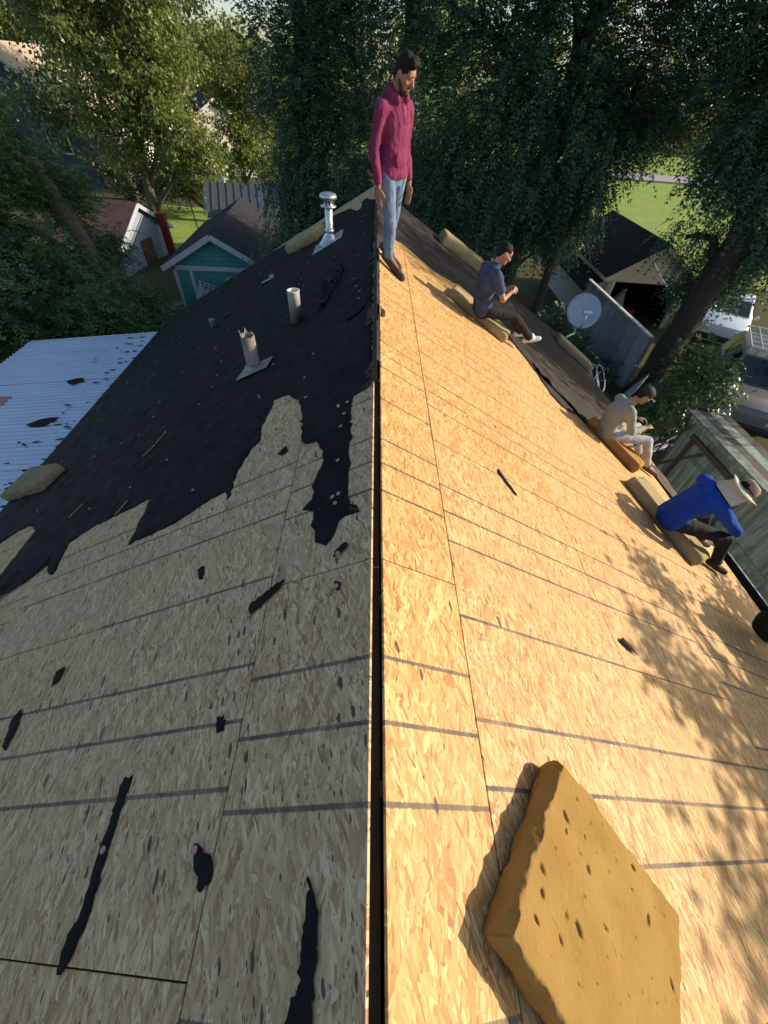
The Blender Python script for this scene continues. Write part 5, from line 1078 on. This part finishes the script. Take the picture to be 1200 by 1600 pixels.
    if hood:
        for s in (-1, 1):
            a0 = nek+fd*.085*k+rv*s*.03*k; pt = [a0, a0+V(0, 0, -.07)*k+fd*.028*k, a0+V(0, 0, -.17)*k+fd*.045*k]; MB().tube(pt, .0035*k, 6).build('drawstring', mats['shirt'], sh)
    # ---- trousers
    mb = MB(); mb.tube([rings[0][0], pel, lerp(pel, wai, .5 if shirt_len >= 0 else .85)], [(.12*k, .10*k), (.166*k, .126*k), (.152*k, .116*k)], 18, ref=rv)
    for S in 'RL':
        mb.capsule(lerp(pel, J['hip'+S], .7), J['hip'+S], .105*k, .098*k); mb.capsule(J['hip'+S], J['kn'+S], .096*k, .068*k); mb.capsule(J['kn'+S], lerp(J['kn'+S], J['an'+S], .93), .068*k, .056*k)
    voxel(mb, 'trousers', mats['trousers'], t, vox, 4, disp*.75, .10)
    # ---- shoes
    for S in 'RL':
        an, to = J['an'+S], J['toe'+S]; d = (to-an); dn = d.normalized(); mb = MB(); sole = J.get('upfoot', V(0, 0, 1))
        heel = an-dn*.055*k-sole*.035*k; mb.capsule(an+sole*.03*k, an-sole*.02*k, .052*k, .050*k); mb.capsule(heel, lerp(heel, to, .55), .042*k, .046*k); mb.capsule(lerp(heel, to, .5), to, .046*k, .038*k)
        sh = voxel(mb, 'shoe', mats['shoes'], t, .008, 4)
        if mats.get('sole'):
            mb = MB(); mb.capsule(heel-sole*.032*k, to-sole*.028*k, .036*k, .036*k); o = voxel(mb, 'sole', mats['sole'], sh, .009, 2)
    # ---- eyes, brows
    em = simple('eye_dark', (.015, .012, .01), None, rough=.2, scale=5, bump=0)
    for s in (-1, 1):
        MB().ell(H(s*.031, .083, .010), (.011*k, .006*k, .005*k), HR, 8, 5).build('eye', em, t, True)
        MB().capsule(H(s*.016, .093, .030), H(s*.048, .080, .031), .0045*k, .0035*k, 6).build('eyebrow', hairm, t, True)
    # ---- hair
    mb = MB(); mb.ell(H(0, -.014, .034), (.080*k, .096*k, .090*k), HR, 18, 10); mb.ell(H(0, -.052, -.01), (.070*k, .052*k, .07*k), HR)
    if beard:
        mb.ell(H(.02, .052, .098), (.045*k, .05*k, .034*k), HR); mb.ell(H(-.02, .04, .104), (.05*k, .055*k, .034*k), HR); mb.ell(H(0, -.02, .108), (.06*k, .06*k, .03*k), HR)
        hb = MB(); hb.ell(H(0, .052, -.088), (.050*k, .050*k, .032*k), HR)
        for s in (-1, 1): hb.capsule(H(s*.062, .0, -.03), H(s*.050, .045, -.078), .016*k, .018*k, 8)
        hb.capsule(H(-.03, .090, -.046), H(.03, .090, -.046), .007*k, .007*k, 6); voxel(hb, 'beard', beardm, t, .007, 2, .006, .02)
    ho = voxel(mb, 'hair', hairm, t, .009, 3, .012, .025)
    if headgear == 'cap':
        mb = MB(); mb.ell(H(0, -.008, .042), (.088*k, .104*k, .085*k), HR, 20, 10); cp = voxel(mb, 'cap', mats['cap'], t, .008, 2)
        q = [H(.068*math.sin(a), .085+.085*math.cos(a)**.6 if math.cos(a) > 0 else .085, .035-.02*abs(math.sin(a))) for a in np.linspace(-1.4, 1.4, 11)]; q2 = [p-hup*.006*k for p in q]; n = len(q)
        MB().add(q+q2, [tuple(range(n)), tuple(range(2*n-1, n-1, -1))]+[(i, i+n, (i+1) % n+n, (i+1) % n) for i in range(n)]).build('bill', mats['bill'], cp)
        MB().ell(H(0, .102, .062), (.024*k, .008*k, .018*k), HR, 10, 6).build('emblem', M['red'], cp, True)
        MB().ell(H(0, -.008, .128), (.010*k, .010*k, .006*k), HR, 8, 5).build('button', mats['bill'], cp, True)
    if headgear == 'hat':
        hmb = MB(); prof = [(.0005, .125), (.05, .122), (.078, .108), (.088, .07), (.092, .03)]
        hat = hmb.lathe(prof, hd, 24, HR).build('hat', mats['hat'], t, True); sm_ = hat.modifiers.new('thickness', 'SOLIDIFY'); sm_.thickness = .006
        MB().lathe([(.093, .062), (.096, .06), (.097, .028), (.095, .026)], hd, 24, HR).build('hat_band', mats['band'], hat, True)
        mb = MB(); n = 28
        for i, r_ in enumerate((.092, .13, .175)):
            for j in range(n):
                a = 2*math.pi*j/n; mb.v.append(tuple(H(r_*math.cos(a), r_*1.08*math.sin(a), .028-i*.010+(.012*math.sin(2*a+.6)*i)+.006*i*noise.noise((a*2, i, 3)))))
        for i in range(2):
            for j in range(n): mb.f.append((i*n+j, i*n+(j+1) % n, (i+1)*n+(j+1) % n, (i+1)*n+j))
        br = mb.build('brim', mats['brim'], hat, True); sm_ = br.modifiers.new('thickness', 'SOLIDIFY'); sm_.thickness = .005
        mb = MB(); nu, nv = 14, 7                       # neck flap hanging from the back of the brim
        for i in range(nv+1):
            for j in range(nu+1):
                a = math.pi*(1.06+.88*j/nu); r_ = .12+.035*i/nv+.010*math.sin(j*1.9+i*.4); mb.v.append(tuple(H(r_*math.cos(a)*1.1, r_*math.sin(a)-.02*i/nv, .02-.155*i/nv)))
        for i in range(nv):
            for j in range(nu): a = i*(nu+1)+j; mb.f.append((a, a+1, a+nu+2, a+nu+1))
        fl = mb.build('neck_flap', mats['brim'], hat, True); sm_ = fl.modifiers.new('thickness', 'SOLIDIFY'); sm_.thickness = .004
    return t
boot = simple('boot_brown', (.085, .05, .032), (.05, .03, .02), rough=.7, scale=14, bump=.3); bootd = simple('boot_dark', (.03, .022, .018), None, rough=.75, scale=14)
# standing man in the maroon hooded top
f = V(.70, -.71, 0).normalized(); rv = V(f.y, -f.x, 0); O = V(.12, 4.88, -.10)
L = lambda x, y, z: O+rv*x+f*y+V(0, 0, z)
fa = (f*.80+V(.45, -.05, 0)).normalized(); face = (fa*.88+V(0, 0, -.47)).normalized()
heelR, toeR = RP(1, .12, 4.93, .0), RP(1, .33, 4.74, .0); anR = heelR+V(.025, -.02, .085); heelL = RP(1, .10, 5.22, 0); anL = heelL+V(.02, -.02, .09)
J = dict(right=rv, front=f, pelvis=L(0, -.01, .83), waist=L(0, 0, .96), chest=L(0, -.01, 1.14), neck=L(0, .005, 1.325), head=L(.0, .075, 1.455), face=face, hup=V(.35, -.25, 1),
         shR=L(.165, -.02, 1.25), shL=L(-.165, -.02, 1.25), elR=L(.215, -.05, .985), elL=L(-.205, -.05, .985), wrR=L(.205, .02, .755), wrL=L(-.20, .045, .755),
         hipR=L(.08, 0, .81), hipL=L(-.08, 0, .81), knR=lerp(L(.08, 0, .81), anR, .5)+f*.035, knL=lerp(L(-.08, 0, .81), anL, .5)+f*.03, anR=anR, anL=anL, toeR=toeR+V(0, 0, .035), toeL=heelL+(toeR-heelR)*.95+V(0, 0, .035),
         handR=V(.02, -.02, -1), handL=V(.03, -.03, -1), palmR=-rv, palmL=rv, thumbR=f, thumbL=f, upfoot=NRM(1))
person('standing man in maroon hooded top and jeans looking down at ridge', J, .95, .0075, mats=dict(shirt=cloth('maroon_fleece', (.215, .036, .098), (.165, .026, .07)), trousers=cloth('denim', (.16, .24, .36), (.11, .17, .27)), shoes=boot), base=L(0, 0, 0), beard=True, hood=True, grip=.25, disp=.015)
# seated workers
def seated(px, py, heading, zs, d):
    """frame with x forward along the heading, y to the left; zs seat height offset"""
    fx = V(math.cos(heading), math.sin(heading), 0); lx = V(-math.sin(heading), math.cos(heading), 0)
    return fx, lx
RV = V(0, -1, 0); FX = V(1, 0, 0)
cam_face = V(.80, .0, -.55)
J = dict(right=RV, front=V(.8, 0, -.5), pelvis=V(3.17, 4.2, -1.66), waist=V(3.12, 4.2, -1.52), chest=V(3.15, 4.2, -1.35), neck=V(3.25, 4.19, -1.19), head=V(3.345, 4.17, -1.075), face=V(.85, -.12, -.5), hup=V(.5, 0, 1),
         shR=V(3.20, 4.03, -1.25), shL=V(3.20, 4.36, -1.25), elR=V(3.32, 3.98, -1.49), elL=V(3.32, 4.42, -1.49), wrR=V(3.54, 4.08, -1.49), wrL=V(3.52, 4.30, -1.49),
         hipR=V(3.22, 4.12, -1.66), hipL=V(3.22, 4.28, -1.66), knR=V(3.70, 4.08, -1.69), knL=V(3.68, 4.38, -1.68), anR=V(3.94, 4.08, -2.12), anL=V(3.96, 4.36, -2.14), toeR=V(4.12, 4.04, -2.24), toeL=V(4.14, 4.36, -2.25),
         handR=V(.9, .25, .1), handL=V(.9, -.25, .1), palmR=V(-.2, .4, -.9), palmL=V(-.2, -.4, -.9), thumbR=V(0, 1, .2), thumbL=V(0, -1, .2), upfoot=NRM(1))
person('seated worker in grey shirt and black cap with pale trousers', J, .92, .009, mats=dict(shirt=cloth('grey_jersey', (.30, .32, .27), (.24, .26, .22)), trousers=cloth('pale_trousers', (.46, .45, .47), (.36, .35, .37)), shoes=boot, cap=simple('cap_black', (.02, .02, .022), None, rough=.8, scale=30), bill=simple('cap_bill', (.13, .13, .13), None, rough=.6, scale=20)), base=V(3.2, 4.2, -1.8), headgear='cap', shirt_len=1)
hm = thing('hammer', V(3.56, 4.12, -1.75), 'red handled hammer held by the worker in grey shirt', 'hammer')
MB().tube([V(3.60, 4.13, -1.50), V(3.56, 4.08, -1.78)], .014, 8).build('handle', M['red'], hm); MB().tube([V(3.50, 4.09, -1.80), V(3.63, 4.07, -1.78)], .018, 8).build('hammer_head', M['galv'], hm)
J = dict(right=RV, front=V(.6, 0, -.8), pelvis=V(3.18, 2.62, -1.58), waist=V(3.20, 2.62, -1.44), chest=V(3.31, 2.61, -1.30), neck=V(3.49, 2.60, -1.20), head=V(3.60, 2.59, -1.15), face=V(.78, -.05, -.62), hup=V(.85, -.1, .5),
         shR=V(3.42, 2.40, -1.29), shL=V(3.38, 2.80, -1.20), elR=V(3.64, 2.34, -1.47), elL=V(3.56, 2.90, -1.32), wrR=V(3.80, 2.46, -1.60), wrL=V(3.78, 2.76, -1.36),
         hipR=V(3.24, 2.53, -1.58), hipL=V(3.24, 2.72, -1.58), knR=V(3.74, 2.42, -1.68), knL=V(3.72, 2.78, -1.68), anR=V(3.92, 2.42, -2.10), anL=V(4.0, 2.80, -2.14), toeR=V(4.10, 2.38, -2.23), toeL=V(4.18, 2.80, -2.27),
         handR=V(.7, .2, -.4), handL=V(.8, -.2, -.3), palmR=V(0, 1, -.3), palmL=V(0, -1, -.3), thumbR=V(.2, .3, 1), thumbL=V(.2, -.3, 1), upfoot=NRM(1))
person('seated worker in bright blue shirt bending forward under a flapped hat', J, .98, .010, mats=dict(shirt=cloth('royal_blue', (.018, .065, .37), (.010, .040, .26)), trousers=cloth('black_trousers', (.025, .025, .026), (.016, .016, .017)), shoes=bootd, hat=simple('hat_camo', (.42, .33, .22), (.26, .17, .10), rough=.85, scale=22), brim=simple('hat_cream', (.58, .54, .42), (.48, .44, .34), rough=.85, scale=12), band=simple('hat_band_dark', (.055, .012, .012), (.03, .01, .01), rough=.6, scale=20)), base=V(3.2, 2.62, -1.75), headgear='hat', shirt_len=1)
h_ = R(14); fx = V(math.cos(h_), math.sin(h_), 0); lx = V(-math.sin(h_), math.cos(h_), 0); O2 = V(1.40, 5.27, 0)
Q = lambda a, b, z: O2+fx*a+lx*b+V(0, 0, z)
J = dict(right=-lx, front=(fx*.9+V(0, 0, -.3)), pelvis=Q(0, 0, -.58), waist=Q(-.04, 0, -.44), chest=Q(-.02, 0, -.27), neck=Q(.05, 0, -.09), head=Q(.115, -.01, .03), face=(fx*.85-lx*.25+V(0, 0, -.5)), hup=fx*.4+V(0, 0, 1),
         shR=Q(0, -.17, -.15), shL=Q(0, .17, -.15), elR=Q(.12, -.23, -.40), elL=Q(.12, .23, -.40), wrR=Q(.30, -.08, -.37), wrL=Q(.30, .08, -.38),
         hipR=Q(.04, -.08, -.58), hipL=Q(.04, .08, -.58), knR=Q(.44, -.10, -.66), knL=Q(.45, .14, -.62), anR=Q(.80, -.08, -.98), anL=Q(.78, .16, -1.0), toeR=Q(.93, -.10, -.98), toeL=Q(.92, .18, -1.04),
         handR=fx*.8+lx*.4, handL=fx*.8-lx*.4, palmR=lx-V(0, 0, .5), palmL=-lx-V(0, 0, .5), thumbR=V(0, 0, 1), thumbL=V(0, 0, 1), upfoot=(V(.5, 0, 1)).normalized())
person('seated worker in dark tee shirt with blue sleeves and white shoes', J, .92, .009, 'short', mats=dict(shirt=cloth('navy_tee', (.055, .085, .16), (.035, .045, .075)), trousers=cloth('charcoal_trousers', (.022, .022, .024), (.015, .015, .016)), shoes=simple('trainer_white', (.62, .62, .6), (.5, .5, .48), rough=.6, scale=12)), base=Q(0, 0, -.72), shirt_len=1)
dO = V(.66, -1.12, -.38)
J = dict(right=RV, front=V(.7, 0, -.7), pelvis=V(3.86, 1.46, -1.90), waist=V(3.86, 1.46, -1.76), chest=V(3.96, 1.46, -1.60), neck=V(4.10, 1.46, -1.46), head=V(4.22, 1.46, -1.36), face=V(.8, 0, -.6), hup=V(.7, 0, .7),
         shR=V(4.04, 1.28, -1.55), shL=V(4.04, 1.64, -1.55), elR=V(4.22, 1.22, -1.75), elL=V(4.22, 1.70, -1.75), wrR=V(4.40, 1.34, -1.85), wrL=V(4.40, 1.58, -1.85),
         hipR=V(3.92, 1.37, -1.92), hipL=V(3.92, 1.55, -1.92), knR=V(4.32, 1.30, -2.02), knL=V(4.32, 1.62, -2.02), anR=V(4.52, 1.30, -2.43), anL=V(4.52, 1.62, -2.43), toeR=V(4.66, 1.28, -2.54), toeL=V(4.66, 1.64, -2.54),
         handR=V(.8, .2, -.3), handL=V(.8, -.2, -.3), palmR=V(0, 1, 0), palmL=V(0, -1, 0), thumbR=V(0, 0, 1), thumbL=V(0, 0, 1), upfoot=NRM(1))
for k_ in J:
    if k_ in ('pelvis', 'waist', 'chest', 'neck', 'head') or k_[:2] in ('sh', 'el', 'wr', 'hi', 'kn', 'an', 'to'): J[k_] = J[k_]+V(-.20, .02, .112)
person('worker in black trousers and light blue shirt cut by right frame edge', J, .95, .011, mats=dict(shirt=cloth('light_blue', (.30, .40, .58), (.24, .33, .5)), trousers=cloth('black_work_trousers', (.018, .018, .02), (.012, .012, .013)), shoes=bootd), base=V(3.66, 1.48, -2.0), shirt_len=-1)
